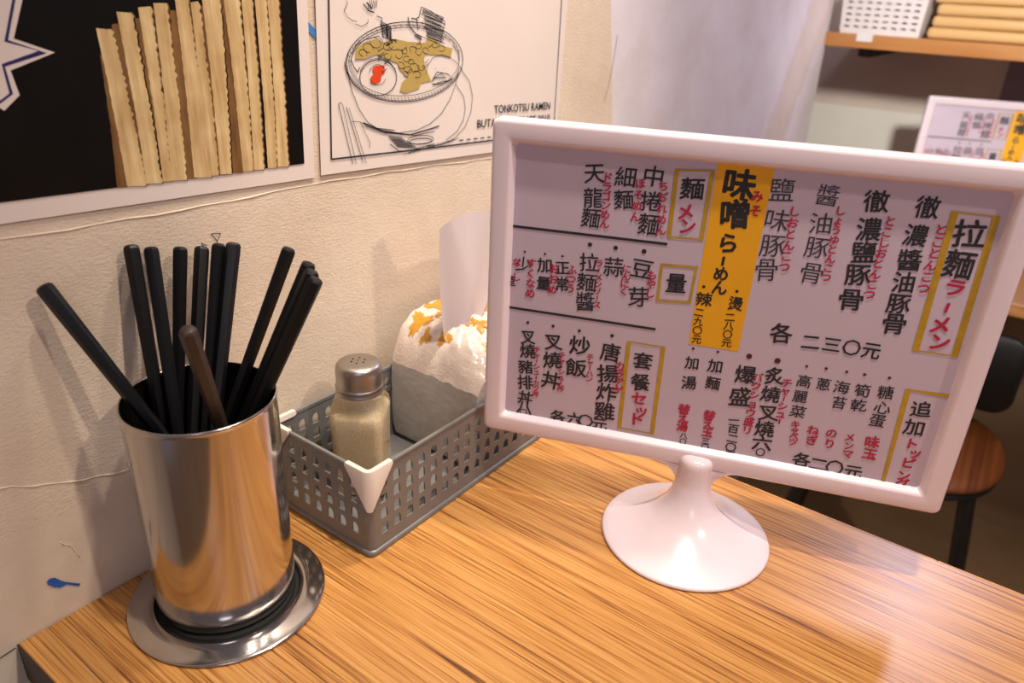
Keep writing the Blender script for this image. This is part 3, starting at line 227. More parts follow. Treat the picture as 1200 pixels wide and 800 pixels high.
# flat print: everything is 2-D (a, b), mapped onto its sheet with a function
def ribbon(pts, w, closed=False):
    P = [Vector(p) for p in pts]; n = len(P); V, F = [], []
    for i in range(n):
        if closed: a, b = P[i - 1], P[(i + 1) % n]
        else: a, b = P[max(i - 1, 0)], P[min(i + 1, n - 1)]
        d = (b - a)
        d = d.normalized() if d.length > 1e-9 else Vector((1, 0))
        nn = Vector((-d.y, d.x))
        k = 1.0
        if (closed or 0 < i < n - 1):
            e1 = (P[i] - a); e2 = (b - P[i])
            if e1.length > 1e-9 and e2.length > 1e-9:
                c = max(0.35, math.cos(e1.angle(e2) / 2)); k = 1 / c
        V += [P[i] + nn * w / 2 * k, P[i] - nn * w / 2 * k]
    m = n if closed else n - 1
    for i in range(m):
        j = (i + 1) % n; F.append((2 * i, 2 * i + 1, 2 * j + 1, 2 * j))
    return V, F
def disc(c, r, n=12):
    return [Vector((c[0] + r * math.cos(2 * math.pi * i / n), c[1] + r * math.sin(2 * math.pi * i / n))) for i in range(n)], [tuple(range(n))]
class Print2D:
    def __init__(s): s.V, s.F = [], []
    def add(s, vf):
        k = len(s.V); s.V += vf[0]; s.F += [tuple(i + k for i in f) for f in vf[1]]
    def poly(s, pts):
        s.add(([Vector(p) for p in pts], [tuple(range(len(pts)))]))
    def build(s, name, mp, mat, parent=None):
        o = mesh_obj(name, [mp(v[0], v[1], v[2]) if len(v) == 3 else mp(v[0], v[1]) for v in s.V], s.F, mat, None, recalc=False)
        if any(len(f) > 4 for f in s.F):
            bm = bmesh.new(); bm.from_mesh(o.data); bmesh.ops.triangulate(bm, faces=bm.faces); bm.to_mesh(o.data); bm.free()
        if parent: put(o, parent)
        return o

_gl = {}
def glyph(ch, off, res=2):
    k = (ch, off)
    if k not in _gl:
        c = bpy.data.curves.new('glyph', 'FONT'); c.body = ch; c.offset = off; c.resolution_u = res
        o = link(bpy.data.objects.new('glyph', c))
        dg = bpy.context.evaluated_depsgraph_get(); ev = o.evaluated_get(dg); m = ev.to_mesh()
        V = [Vector((v.co.x, v.co.y)) for v in m.vertices]; F = [tuple(p.vertices) for p in m.polygons]
        ev.to_mesh_clear(); bpy.data.objects.remove(o); bpy.data.curves.remove(c)
        _gl[k] = (V, F)
    return _gl[k]
def curve_fill(splines, extrude):
    """2-D outline with holes -> mesh verts/faces with thickness"""
    c = bpy.data.curves.new('outline', 'CURVE'); c.dimensions = '2D'; c.fill_mode = 'BOTH'; c.extrude = extrude
    for pts in splines:
        s = c.splines.new('POLY'); s.points.add(len(pts) - 1); s.use_cyclic_u = True
        for p, q in zip(s.points, pts): p.co = (q[0], q[1], 0, 1)
    o = link(bpy.data.objects.new('outline', c))
    dg = bpy.context.evaluated_depsgraph_get(); ev = o.evaluated_get(dg); m = ev.to_mesh()
    V = [v.co.copy() for v in m.vertices]; F = [tuple(p.vertices) for p in m.polygons]
    ev.to_mesh_clear(); bpy.data.objects.remove(o); bpy.data.curves.remove(c)
    return V, F

# ------------------------------------------------------------------ materials
def wall_material():
    t = NT('painted_plaster'); tc = t.n('ShaderNodeTexCoord'); sp = t.n('ShaderNodeSeparateXYZ'); t.l(tc.outputs['Object'], sp.inputs[0])
    v = tc.outputs['Object']; X, Z = sp.outputs[0], sp.outputs[2]
    big = t.noise(v, 6, 4, 0.6); fine = t.noise(v, 40, 4, 0.6)
    cream = t.ramp(big, [(0.3, srgb('#d3c0aa')), (0.7, srgb('#e2d2bd'))])
    white = t.ramp(big, [(0.3, srgb('#d9d0d4')), (0.7, srgb('#eae3e7'))])
    # the cream wallpaper stops at a slightly leaning edge, whitewashed render beyond it
    edge = t.math('ADD', X, t.math('MULTIPLY', Z, 0.22))
    m1 = t.math('GREATER_THAN', edge, 0.862)
    c = t.mix(m1, cream, white)
    # old yellowed strip running down the render
    wob = t.math('MULTIPLY', t.math('SUBTRACT', fine, 0.5), 0.05)
    e2 = t.math('ADD', t.math('ADD', X, t.math('MULTIPLY', Z, -0.55)), wob)
    strip = t.math('MULTIPLY', t.math('GREATER_THAN', e2, 1.26), t.math('LESS_THAN', e2, 1.38))
    c = t.mix(t.math('MULTIPLY', strip, 0.4), c, srgb('#cdb08c'))
    stain = t.ramp(t.noise(v, 14, 5, 0.65), [(0.45, (0, 0, 0, 1)), (0.7, (1, 1, 1, 1))])
    c = t.mix(t.math('MULTIPLY', stain, 0.22), c, srgb('#b79a80'))
    # relief: woven wallpaper above, rough filler below, trowel marks on the render
    mp = t.coord((260, 260, 620)); weave = t.noise(mp, 1.0, 2, 0.6)
    mp2 = t.coord((900, 900, 260), (0, 0.5, 0)); weave2 = t.noise(mp2, 1.0, 1, 0.5)
    lump = t.noise(t.coord((22, 22, 30)), 1.0, 5, 0.65, 1.2)
    isw = t.math('MULTIPLY', t.math('GREATER_THAN', t.math('ADD', Z, t.math('MULTIPLY', fine, 0.02)), 0.085), t.math('SUBTRACT', 1.0, m1))
    h = t.math('ADD', t.math('MULTIPLY', t.math('ADD', weave, t.math('MULTIPLY', weave2, 0.5)), t.math('ADD', t.math('MULTIPLY', isw, 1.0), 0.10)), t.math('MULTIPLY', lump, 1.1))
    return t.set(Base_Color=c, Roughness=0.75, Normal=t.bump(h, 0.36, 0.0009))

def wood_material(name, stops, along='Y', scale=1.0, rough=0.33, bump=0.25, spec=0.5):
    t = NT(name)
    s = {'Y': (480 * scale, 7 * scale, 60 * scale), 'X': (7 * scale, 480 * scale, 60 * scale)}[along]
    s2 = tuple(x * 2.3 for x in s); s3 = tuple(x * 0.10 for x in s)
    a = t.noise(t.coord(s), 1.0, 3, 0.55, 0.3); b = t.noise(t.coord(s2), 1.0, 2, 0.5); g = t.noise(t.coord(s3), 1.0, 3, 0.55, 0.5)
    f = t.math('ADD', t.math('ADD', t.math('MULTIPLY', a, 0.52), t.math('MULTIPLY', b, 0.30)), t.math('MULTIPLY', g, 0.18))
    return t.set(Base_Color=t.ramp(f, stops), Roughness=t.math('ADD', t.math('MULTIPLY', b, 0.2), rough - 0.1), Normal=t.bump(f, bump, 0.0006), Specular_IOR_Level=spec)

M = {}
M['wall'] = wall_material()
M['table_wood'] = wood_material('zebrano_laminate', [(0.37, srgb('#55301a')), (0.44, srgb('#9a6430')), (0.51, srgb('#bd8647')), (0.66, srgb('#d0a060'))])
M['wood_side'] = plain('brown_side_panel', '#8d6a4c', 0.5, var=0.12, scale=20)
M['dark_edge'] = plain('dark_edging', '#2a211d', 0.5)
M['gap_shade'] = plain('gap_shade_black', '#070707', 0.7)  # black standing in for the shade in the gap round the cup
M['edge_band'] = plain('pale_edge_band', '#c99050', 0.45, var=0.1)
def metal_mat():
    t = NT('polished_steel'); v = t.coord((30, 30, 900)); nz = t.noise(v, 1.0, 2)
    return t.set(Base_Color=srgb('#c9c4c0'), Metallic=1.0, Roughness=t.math('ADD', t.math('MULTIPLY', nz, 0.08), 0.10))
M['steel'] = metal_mat()
M['steel_inside'] = plain('dark_steel_inside', '#3a3634', 0.35, metal=0.9)
M['brushed'] = plain('brushed_steel_cap', '#a9a29c', 0.36, metal=1.0, var=0.05, scale=150)
M['black_plastic'] = plain('black_melamine', '#08080a', 0.45, var=0.2, scale=900, bump=0.15, Specular_IOR_Level=0.35)
M['lit_stick'] = plain('lit_dark_melamine', '#3a2c24', 0.45, var=0.2, scale=500, bump=0.15)  # black stick tinted brown: the light on it is put into the colour
M['white_plastic'] = plain('glossy_white_plastic', '#e6d6dd', 0.26, var=0.015, scale=8, Coat_Weight=0.35, Coat_Roughness=0.12)
M['corner_white'] = plain('matt_white_plastic', '#dcd0c6', 0.4, var=0.03)
M['grey_plastic'] = plain('grey_basket_plastic', '#72706f', 0.36, var=0.04, scale=90)
M['paper'] = plain('menu_paper', '#c4b4c3', 0.5, var=0.025, scale=12)
M['poster_paper'] = plain('laminated_paper', '#e3d6cd', 0.3, var=0.02, scale=10)
M['black_print'] = plain('black_photo_ground', '#090806', 0.4, var=0.35, scale=30, Specular_IOR_Level=0.25)
M['ink'] = plain('black_ink', '#211f24', 0.55, var=0.3, scale=200)
M['grey_ink'] = plain('thin_black_ink', '#35323a', 0.55, var=0.3, scale=200)
M['red_ink'] = plain('red_marker', '#b3143f', 0.55, var=0.15, scale=200)
M['brown_ink'] = plain('dark_brown_ink', '#4a1f22', 0.55)
M['gold_ink'] = plain('gold_marker', '#b58f1f', 0.45, var=0.12, scale=150)
M['yellow_paper'] = plain('yellow_paper', '#eaa911', 0.5, var=0.03, scale=30)
M['navy_ink'] = plain('navy_print', '#221f5c', 0.45)
M['poster_ink'] = plain('drawing_ink', '#2a2830', 0.5, var=0.25, scale=150)
M['noodle_ink'] = plain('noodle_tan_print', '#b59a55', 0.45, var=0.06)
M['yolk_ink'] = plain('orange_red_print', '#d8431c', 0.45)
M['blue_paint'] = plain('blue_paint', '#1e5aa8', 0.5, var=0.2, scale=300)
def noodle_photo(name, a, b):
    t = NT(name); f = t.noise(t.coord((260, 260, 22), (0, -0.06, 0)), 1.0, 4, 0.6); g = t.noise(t.coord((60, 60, 60)), 1.0, 3)
    return t.set(Base_Color=t.ramp(t.math('ADD', t.math('MULTIPLY', f, 0.7), t.math('MULTIPLY', g, 0.3)), [(0.3, srgb(a)), (0.7, srgb(b))]), Roughness=0.4)
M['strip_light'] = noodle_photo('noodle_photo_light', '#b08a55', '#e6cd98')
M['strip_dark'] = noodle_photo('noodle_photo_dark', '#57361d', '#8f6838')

# ------------------------------------------------------------------ setting
W = 0.4496
RIDGE_LOW = [(0.05, 0.114), (0.1227, 0.1104), (0.155, 0.0959), (0.19, 0.0855), (0.24, 0.083)]
RIDGE_TOP = [(0.05, 0.258), (0.1545, 0.2536), (0.26, 0.2488), (0.3652, 0.2477), (0.46, 0.2435), (0.58, 0.236)]
RIDGE_CHIP = [(0.145, 0.056), (0.151, 0.049), (0.154, 0.038)]
FLOOR = -0.80
wl = struct(bm_obj('wall_left', box_bm((-1.2, W, FLOOR), (1.6, W + 0.34, 1.9)), M['wall']))
M['back_paint'] = NT('back_wall_paint')
def back_mat():
    t = M['back_paint']; tc = t.n('ShaderNodeTexCoord'); sp = t.n('ShaderNodeSeparateXYZ'); t.l(tc.outputs['Object'], sp.inputs[0])
    Z = sp.outputs[2]; g = t.noise(tc.outputs['Object'], 5, 3)
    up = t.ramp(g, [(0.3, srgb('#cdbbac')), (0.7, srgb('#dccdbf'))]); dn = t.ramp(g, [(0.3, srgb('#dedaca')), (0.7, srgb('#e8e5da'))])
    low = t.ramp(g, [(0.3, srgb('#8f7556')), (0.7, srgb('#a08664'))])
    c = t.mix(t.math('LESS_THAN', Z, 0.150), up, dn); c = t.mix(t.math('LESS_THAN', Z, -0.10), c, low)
    return t.set(Base_Color=c, Roughness=0.7)
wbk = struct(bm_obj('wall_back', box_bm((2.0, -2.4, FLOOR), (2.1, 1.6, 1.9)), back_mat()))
struct(bm_obj('wall_recess', box_bm((1.6, W + 0.30, FLOOR), (2.0, W + 0.34, 1.9)), plain('recess_paint', '#6f675c', 0.7)))
fl = plain('worn_concrete_floor', '#a98a66', 0.6, var=0.14, scale=5)
struct(bm_obj('floor', box_bm((-1.2, -2.4, FLOOR - 0.05), (2.1, 1.6, FLOOR)), fl))

def wmap(off):
    return lambda a, b: (a / 1e4, W - off, b / 1e4)
# marks on the left wall
p = Print2D(); p.poly([(1320, 330), (1343, 342), (1372, 329), (1396, 290), (1421, 258), (1505, 183), (1492, 171), (1427, 232), (1384, 234), (1349, 267), (1325, 305)])
# smear sits low on the wall, a palm above the counter
o = p.build('paint_smear', wmap(0.0006), M['blue_paint']); o.parent = wl; o['label'] = 'small blue paint smear'
p = Print2D(); p.poly([(3698, 3596), (3775, 3530), (3779, 3462), (3700, 3530)])
o = p.build('blue_tape', wmap(0.0007), plain('blue_tape', '#3f7fc0', 0.5)); o.parent = wl; o['label'] = 'piece of blue tape'
for pts in ([(2780, 2296), (2850, 2280), (2818, 2235), (2780, 2296)], [(2818, 2235), (2815, 2205)], [(2700, 2250), (2724, 2200), (2735, 2225), (2700, 2250)]):
    p = Print2D(); p.add(ribbon(pts, 5)); o = p.build('pencil_mark', wmap(0.0005), M['grey_ink']); o.parent = wl
p = Print2D(); p.add(ribbon([(8000, 3400), (7960, 3100), (7900, 2850), (7830, 2700)], 6)); o = p.build('hairline_scratch', wmap(0.0005), M['grey_ink']); o.parent = wl
p = Print2D(); p.add(ribbon([(-2000, -220), (600, -72), (1060, -25)], 9)); o = p.build('panel_joint', wmap(0.0005), M['dark_edge']); o.parent = wl

for nm, pts, r in (('plaster_ridge', RIDGE_LOW, 0.0006), ('plaster_ridge', RIDGE_TOP, 0.0006), ('plaster_ridge', RIDGE_CHIP, 0.0004)):
    fine_ = []
    for a, b in zip(pts, pts[1:]):
        for k in range(6): fine_.append((a[0] + (b[0] - a[0]) * k / 6, W + 0.0001 + 0.0002 * math.sin(k * 2.1 + a[0] * 90), a[1] + (b[1] - a[1]) * k / 6 + 0.0006 * math.sin(k * 1.7 + a[0] * 50)))
    fine_.append((pts[-1][0], W, pts[-1][1]))
    V, F = tube(fine_, r, 8); o = mesh_obj(nm, V, F, M['wall'], wl, sm=True)
# ------------------------------------------------------------------ counter
ct = thing('counter_table', 'wood-grain laminate counter against the left wall carrying the menu stand', 'table', (0.107, W - 0.45, FLOOR))
CX0, CX1, CY0 = 0.107, 0.5765, -0.75
put(bm_obj('tabletop', box_bm((CX0 + 0.001, CY0, -0.030), (CX1 - 0.0012, W - 0.0008, 0.0), 0.0006, 1), M['table_wood']), ct)
put(bm_obj('edge_band', box_bm((CX1 - 0.0012, 0.0005, -0.030), (CX1, W - 0.001, -0.0002)), M['edge_band']), ct)
put(bm_obj('edge_band', box_bm((CX1 - 0.0012, CY0, -0.030), (CX1 + 0.0001, -0.0005, -0.0001)), M['edge_band']), ct)
put(bm_obj('edge_band', box_bm((CX0, CY0, -0.030), (CX0 + 0.001, W - 0.001, -0.0003)), M['dark_edge']), ct)
put(bm_obj('side_panel', box_bm((CX0 + 0.004, CY0, FLOOR), (CX0 + 0.022, W - 0.012, -0.030)), M['wood_side']), ct)
put(bm_obj('side_panel', box_bm((CX1 - 0.05, CY0, FLOOR), (CX1 - 0.032, W - 0.012, -0.030)), M['wood_side']), ct)
put(bm_obj('wall_strip', box_bm((CX0 + 0.001, W - 0.012, FLOOR), (CX1 - 0.032, W - 0.0008, -0.030)), M['dark_edge']), ct)

# ------------------------------------------------------------------ posters
def sheet(name, corners, off, th, mat, parent, nx=24, nz=16, wave=0.0006, seed=1.0):
    """slightly wavy sheet of laminated paper; corners BL BR TR TL in 0.1 mm wall units"""
    V, F = [], []
    for side in (0, 1):
        for j in range(nz + 1):
            for i in range(nx + 1):
                s, t = i / nx, j / nz
                a = [corners[0][k] * (1 - s) * (1 - t) + corners[1][k] * s * (1 - t) + corners[2][k] * s * t + corners[3][k] * (1 - s) * t for k in (0, 1)]
                w = wave * (noise.noise(Vector((a[0] * 0.0011, a[1] * 0.0011, seed))) * 0.5 + 0.5)
                V.append((a[0] / 1e4, W - off - w - (th if side else 0), a[1] / 1e4))
    n = (nx + 1) * (nz + 1)
    for j in range(nz):
        for i in range(nx):
            a = j * (nx + 1) + i; F.append((a, a + 1, a + nx + 2, a + nx + 1)); F.append((n + a, n + a + nx + 1, n + a + nx + 2, n + a + 1))
    per = [i for i in range(nx + 1)] + [j * (nx + 1) + nx for j in range(1, nz + 1)] + [nz * (nx + 1) + i for i in range(nx - 1, -1, -1)] + [j * (nx + 1) for j in range(nz - 1, 0, -1)]
    for k in range(len(per)):
        a, b = per[k], per[(k + 1) % len(per)]; F.append((a, b, n + b, n + a))
    return mesh_obj(name, V, F, mat, None, sm=True, auto=50)

P1T = Vector((0.00479, 0.11969)).normalized()      # poster one: up direction on the wall
p1BR = Vector((3668, 2525)); p1R = Vector((2100, -99)).normalized(); p1U = Vector((130, 4000)).normalized()
c1 = [p1BR - p1R * 4200, p1BR, p1BR + p1U * 2970, p1BR - p1R * 4200 + p1U * 2970]
po = thing('noodle_poster', 'black poster with photographed flat noodle strips and white starburst', 'poster', (0.16, W, 0.26))
put(sheet('poster_sheet', c1, 0.0008, 0.0003, M['poster_paper'], None), po)
PO = 0.0019
pr = Print2D(); bl = Vector((1590, 2735)); 
ph = [p1BR - p1R * 4080 + p1U * 115, p1BR - p1R * 93 + p1U * 115, p1BR - p1R * 93 + p1U * 2850, p1BR - p1R * 4080 + p1U * 2850]
pr.poly(ph); put(pr.build('photo_print', wmap(PO), M['black_print']), po)
rng = random.Random(7)
for k, (q, dark) in enumerate(POSTER_ONE['strips']):
    tl, tr, br, bl_ = [Vector(v) for v in q]
    pr = Print2D(); n = 44; V, F = [], []; SH = []
    for i in range(n + 1):
        t = i / n
        bow = math.sin(t * math.pi) * (6 + 10 * rng.random())
        L = tl.lerp(bl_, t); R = tr.lerp(br, t); d = (R - L).normalized()
        L2 = L + d * (bow * 0.6); R2 = R + d * (bow * 0.6 - (0 if dark else 9) + (9 * rng.random() if i % 2 else -8 * rng.random())); SH.append(R2)
        if i == 0: R2 = R2 + Vector((0, rng.random() * 14 - 7))
        V += [L2, R2]
    for i in range(n): F.append((2 * i, 2 * i + 1, 2 * i + 3, 2 * i + 2))
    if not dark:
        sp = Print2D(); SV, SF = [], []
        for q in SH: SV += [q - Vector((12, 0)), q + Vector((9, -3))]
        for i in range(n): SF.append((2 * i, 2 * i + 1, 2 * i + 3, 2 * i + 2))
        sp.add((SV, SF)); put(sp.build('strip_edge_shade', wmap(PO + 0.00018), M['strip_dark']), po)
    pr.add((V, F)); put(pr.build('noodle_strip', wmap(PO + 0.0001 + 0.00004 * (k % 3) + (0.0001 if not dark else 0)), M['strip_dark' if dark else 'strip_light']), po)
pr = Print2D(); pr.poly(POSTER_ONE['star']); st = put(pr.build('starburst', wmap(PO + 0.0001), M['poster_paper']), po)
pr = Print2D(); pr.add(ribbon(POSTER_ONE['starline'], 14)); put(pr.build('starburst_outline', wmap(PO + 0.0002), M['navy_ink']), po)

p2 = thing('bowl_poster', 'white poster with an ink drawing of a ramen bowl and printed lettering', 'poster', (0.53, W, 0.24))
c2BL = Vector((3726, 2534)); r2 = Vector((2060, -116)).normalized(); u2 = Vector((49, 1190)).normalized()
c2 = [c2BL, c2BL + r2 * 3150, c2BL + r2 * 3150 + u2 * 4200, c2BL + u2 * 4200]
put(sheet('poster_sheet', c2, 0.0011, 0.0003, M['poster_paper'], None, seed=5.0), p2)
PO = 0.0022
pr = Print2D(); pr.poly(POSTER_TWO['nood']); put(pr.build('noodle_print', wmap(PO), M['noodle_ink']), p2)
pr = Print2D(); pr.poly(POSTER_TWO['yolk']); put(pr.build('yolk_print', wmap(PO), M['yolk_ink']), p2)
pr = Print2D()
for pts, w in POSTER_TWO['ink']: pr.add(ribbon(pts, w * 1.35))
o = put(pr.build('ink_drawing', wmap(PO + 0.00012), M['poster_ink']), p2); o['kind'] = 'stuff'
pr = Print2D(); b = [Vector(v) for v in POSTER_TWO['border']]
pr.add(ribbon([b[0], b[1]], 13)); pr.add(ribbon(b[1:5], 13)); pr.add(ribbon([b[4], b[5]], 11))
d0, d1 = [Vector(v) for v in POSTER_TWO['dash']]
for i in range(14): pr.add(ribbon([d0.lerp(d1, (i + .0) / 14), d0.lerp(d1, (i + .55) / 14)], 10))
put(pr.build('border_line', wmap(PO + 0.0001), M['poster_ink']), p2)
pr = Print2D()
for txt, a, bb, c in POSTER_TWO['text']:
    a, bb, c = Vector(a), Vector(bb), Vector(c)
    V, F = glyph(txt, 0.012, 3); xs = [v.x for v in V]; ys = [v.y for v in V]
    ex = (bb - a); ey = (c - a); h = max(ys) - min(ys)
    pr.add(([a + ex * ((v.x - min(xs)) / (max(xs) - min(xs))) + ey * ((v.y - min(ys)) / h) for v in V], F))
put(pr.build('lettering', wmap(PO + 0.0001), M['poster_ink']), p2)

# ------------------------------------------------------------------ saucer, cup and chopsticks
sa = thing('steel_saucer', 'round polished steel saucer under the chopstick cup', 'saucer', (0.2165, 0.3845, 0))
prof = [(0.0466, 0.0012), (0.0467, 0.0032), (0.0474, 0.0044), (0.0500, 0.0054), (0.0535, 0.0052), (0.0605, 0.0034), (0.0634, 0.0025), (0.0642, 0.0018), (0.0636, 0.0008), (0.058, 0.0004), (0.0466, 0.0003)]
V, F = lathe([(0, 0.0002), (0.0466, 0.0002), (0.0466, 0.0012), (0.0440, 0.0012), (0.0432, 0.0028), (0, 0.0028)], 96); mesh_obj('well', V, F, M['gap_shade'], sa, sm=True, auto=40)['label'] = 'well painted black for the shaded gap around the cup foot'
V, F = lathe(fillet_profile(prof, 0.0012, 3), 128); mesh_obj('dish', V, F, M['steel'], sa, sm=True, auto=60)
cup = thing('chopstick_cup', 'tall polished steel cup filled with black chopsticks', 'cup', (0.2184, 0.3885, 0.0028))
R, H = 0.0452, 0.1520
prof = [(0, 0.0004), (0.0400, 0.0002), (0.0434, 0.0006), (0.0447, 0.0022), (0.0450, 0.0060), (R, 0.012), (R, H - 0.003), (R + 0.0006, H - 0.0012), (R, H), (R - 0.0012, H - 0.0004), (R - 0.0016, H - 0.003)]
V, F = lathe(fillet_profile(prof, 0.001, 3), 128); mesh_obj('body', V, F, M['steel'], cup, sm=True, auto=40)
V, F = lathe([(R - 0.0016, H - 0.003), (R - 0.0018, 0.02), (R - 0.004, 0.003), (0, 0.002)], 96); mesh_obj('lining', V, F, M['steel_inside'], cup, sm=True, auto=60)

SL = ['lone black chopstick leaning far left towards the poster', 'black chopstick with its tip leftmost in the upright left pair', 'black chopstick right of the leftmost upright one, close against it',
      'single upright black chopstick between the left pair and the middle bundle', 'brown-looking blunt chopstick leaning forward out of the front of the cup', 'black chopstick on the left side of the middle bundle of three',
      'black chopstick in the centre of the middle bundle of three', 'black chopstick on the right side of the middle bundle of three', 'single black chopstick leaning right, just left of the rightmost bundle',
      'black chopstick at the back of the rightmost leaning bundle', 'black chopstick on the left front of the rightmost leaning bundle', 'black chopstick on the outer right of the rightmost leaning bundle']
def chopstick(B, T, label, mat, seed):
    B, T = Vector(B), Vector(T); L = (T - B).length
    V, F = [], []; n = 12
    lv = [(0.0, 0.0018), (0.0012, 0.0026), (0.004, 0.0029), (L * 0.35, 0.0034), (L * 0.7, 0.0043), (L - 0.004, 0.0048), (L - 0.0018, 0.0046), (L - 0.0005, 0.0036), (L, 0.0020)]
    for z, r in lv:
        for k in range(n):
            a = math.pi * 2 * k / n; rr = r * (1.0 if k % 2 == 0 else 0.905)
            V.append((rr * math.cos(a), rr * math.sin(a), z))
    for i in range(len(lv) - 1):
        for k in range(n): F.append((i * n + k, i * n + (k + 1) % n, (i + 1) * n + (k + 1) % n, (i + 1) * n + k))
    F.append(tuple(range(n))[::-1]); F.append(tuple(range((len(lv) - 1) * n, len(lv) * n)))
    o = mesh_obj('chopstick', V, F, mat, None, sm=True, auto=25)
    o.location = B; q = (T - B).to_track_quat('Z', 'Y'); o.rotation_euler = (q.to_matrix() @ Matrix.Rotation(seed, 3, 'Z')).to_euler()
    return tag(o, label, 'chopstick', 'black chopsticks in the steel cup')
for i, (B, T) in enumerate(STICKS):
    chopstick(B, T, SL[i], M['lit_stick'] if i == 4 else M['black_plastic'], i * 0.35)

# ------------------------------------------------------------------ grey basket
bk = thing('plastic_basket', 'grey perforated plastic basket with white corner caps beside the cup', 'basket', (0.42, 0.388, 0))
BX0, BX1, BY0, BY1 = 0.3015, 0.5470, 0.3335, 0.4430
BH, TH, IN = 0.0755, 0.0014, 0.0025
def arch(cx, z0, w=0.0068, h=0.0092):
    pts = [(cx - w / 2, z0), (cx + w / 2, z0), (cx + w / 2, z0 + h * 0.55)]
    for k in range(1, 6):
        a = math.pi * k / 6; pts.append((cx + w / 2 * math.cos(a), z0 + h * 0.55 + h * 0.45 * math.sin(a)))
    pts.append((cx - w / 2, z0 + h * 0.55)); return pts[::-1]
def wall_panel(u0, u1, cols, mp, name, skip=()):
    out = [(u0, 0.003), (u1, 0.003), (u1, BH - 0.002), (u0, BH - 0.002)]
    holes = [arch(c, z) for c in cols for z in (0.0155, 0.0292, 0.0429, 0.0562)]
    V, F = curve_fill([out] + holes, TH / 2)
    return put(mesh_obj(name, [mp(v.x, v.y, v.z) for v in V], F, M['grey_plastic'], None), bk)
lc = [0.3173 + 0.0135 * k for k in range(17)]; sc = [0.3521 + 0.0135 * k for k in range(6)]
wall_panel(BX0 + IN + 0.004, BX1 - IN - 0.004, lc, lambda u, v, w: (u, BY0 + IN + w, v), 'long_side')
wall_panel(BX0 + IN + 0.004, BX1 - IN - 0.004, lc, lambda u, v, w: (u, BY1 - IN + w, v), 'long_side')
wall_panel(BY0 + IN + 0.004, BY1 - IN - 0.004, sc, lambda u, v, w: (BX0 + IN + w, u, v), 'short_side')
wall_panel(BY0 + IN + 0.004, BY1 - IN - 0.004, sc, lambda u, v, w: (BX1 - IN + w, u, v), 'short_side')
# rounded corner posts
for sx, sy, cx, cy in ((-1, -1, BX0, BY0), (1, -1, BX1, BY0), (1, 1, BX1, BY1), (-1, 1, BX0, BY1)):
    V, F = [], []
    ox, oy = cx - sx * (IN + 0.0042), cy - sy * (IN + 0.0042)
    for i in range(7):
        a = math.pi / 2 * i / 6
        for r in (0.0042 + TH / 2, 0.0042 - TH / 2):
            for z in (0.003, BH - 0.002): V.append((ox + sx * r * math.cos(a), oy + sy * r * math.sin(a), z))
    for i in range(6):
        a = i * 4; b = a + 4
        F += [(a, b, b + 1, a + 1), (a + 2, a + 3, b + 3, b + 2), (a + 1, b + 1, b + 3, a + 3), (a, a + 2, b + 2, b)]
    put(mesh_obj('corner_post', V, F, M['grey_plastic'], None, sm=True, auto=40), bk)
def ring(name, levels, mat):
    """closed loop profile around the basket outline: levels = (inset, z)"""
    V, F = [], []; cx, cy = (BX0 + BX1) / 2, (BY0 + BY1) / 2; hw, hh = (BX1 - BX0) / 2, (BY1 - BY0) / 2
    n = None
    for ins, z in levels:
        pts = rrect(hw - ins, hh - ins, max(0.0015, 0.006 - ins), 6); n = len(pts)
        V += [(cx + a, cy + b, z) for a, b in pts]
    m = len(levels)
    for i in range(m):
        for k in range(n): F.append((i * n + k, i * n + (k + 1) % n, ((i + 1) % m) * n + (k + 1) % n, ((i + 1) % m) * n + k))
    return put(mesh_obj(name, V, F, mat, None, sm=True, auto=40), bk)
ring('rim', [(0.0012, BH - 0.0028), (0.0006, BH - 0.0014), (0.0010, BH - 0.0003), (0.0020, BH), (0.0034, BH - 0.0004), (0.0036, BH - 0.0028)], M['grey_plastic'])
ring('foot_flange', [(0.0034, 0.0062), (0.0024, 0.0052), (0.0006, 0.0046), (0.0, 0.0036), (0.0004, 0.0008), (0.0036, 0.0008), (0.0038, 0.004)], M['grey_plastic'])
put(bm_obj('bottom', box_bm((BX0 + 0.002, BY0 + 0.002, 0.0014), (BX1 - 0.002, BY1 - 0.002, 0.0034)), M['grey_plastic']), bk)
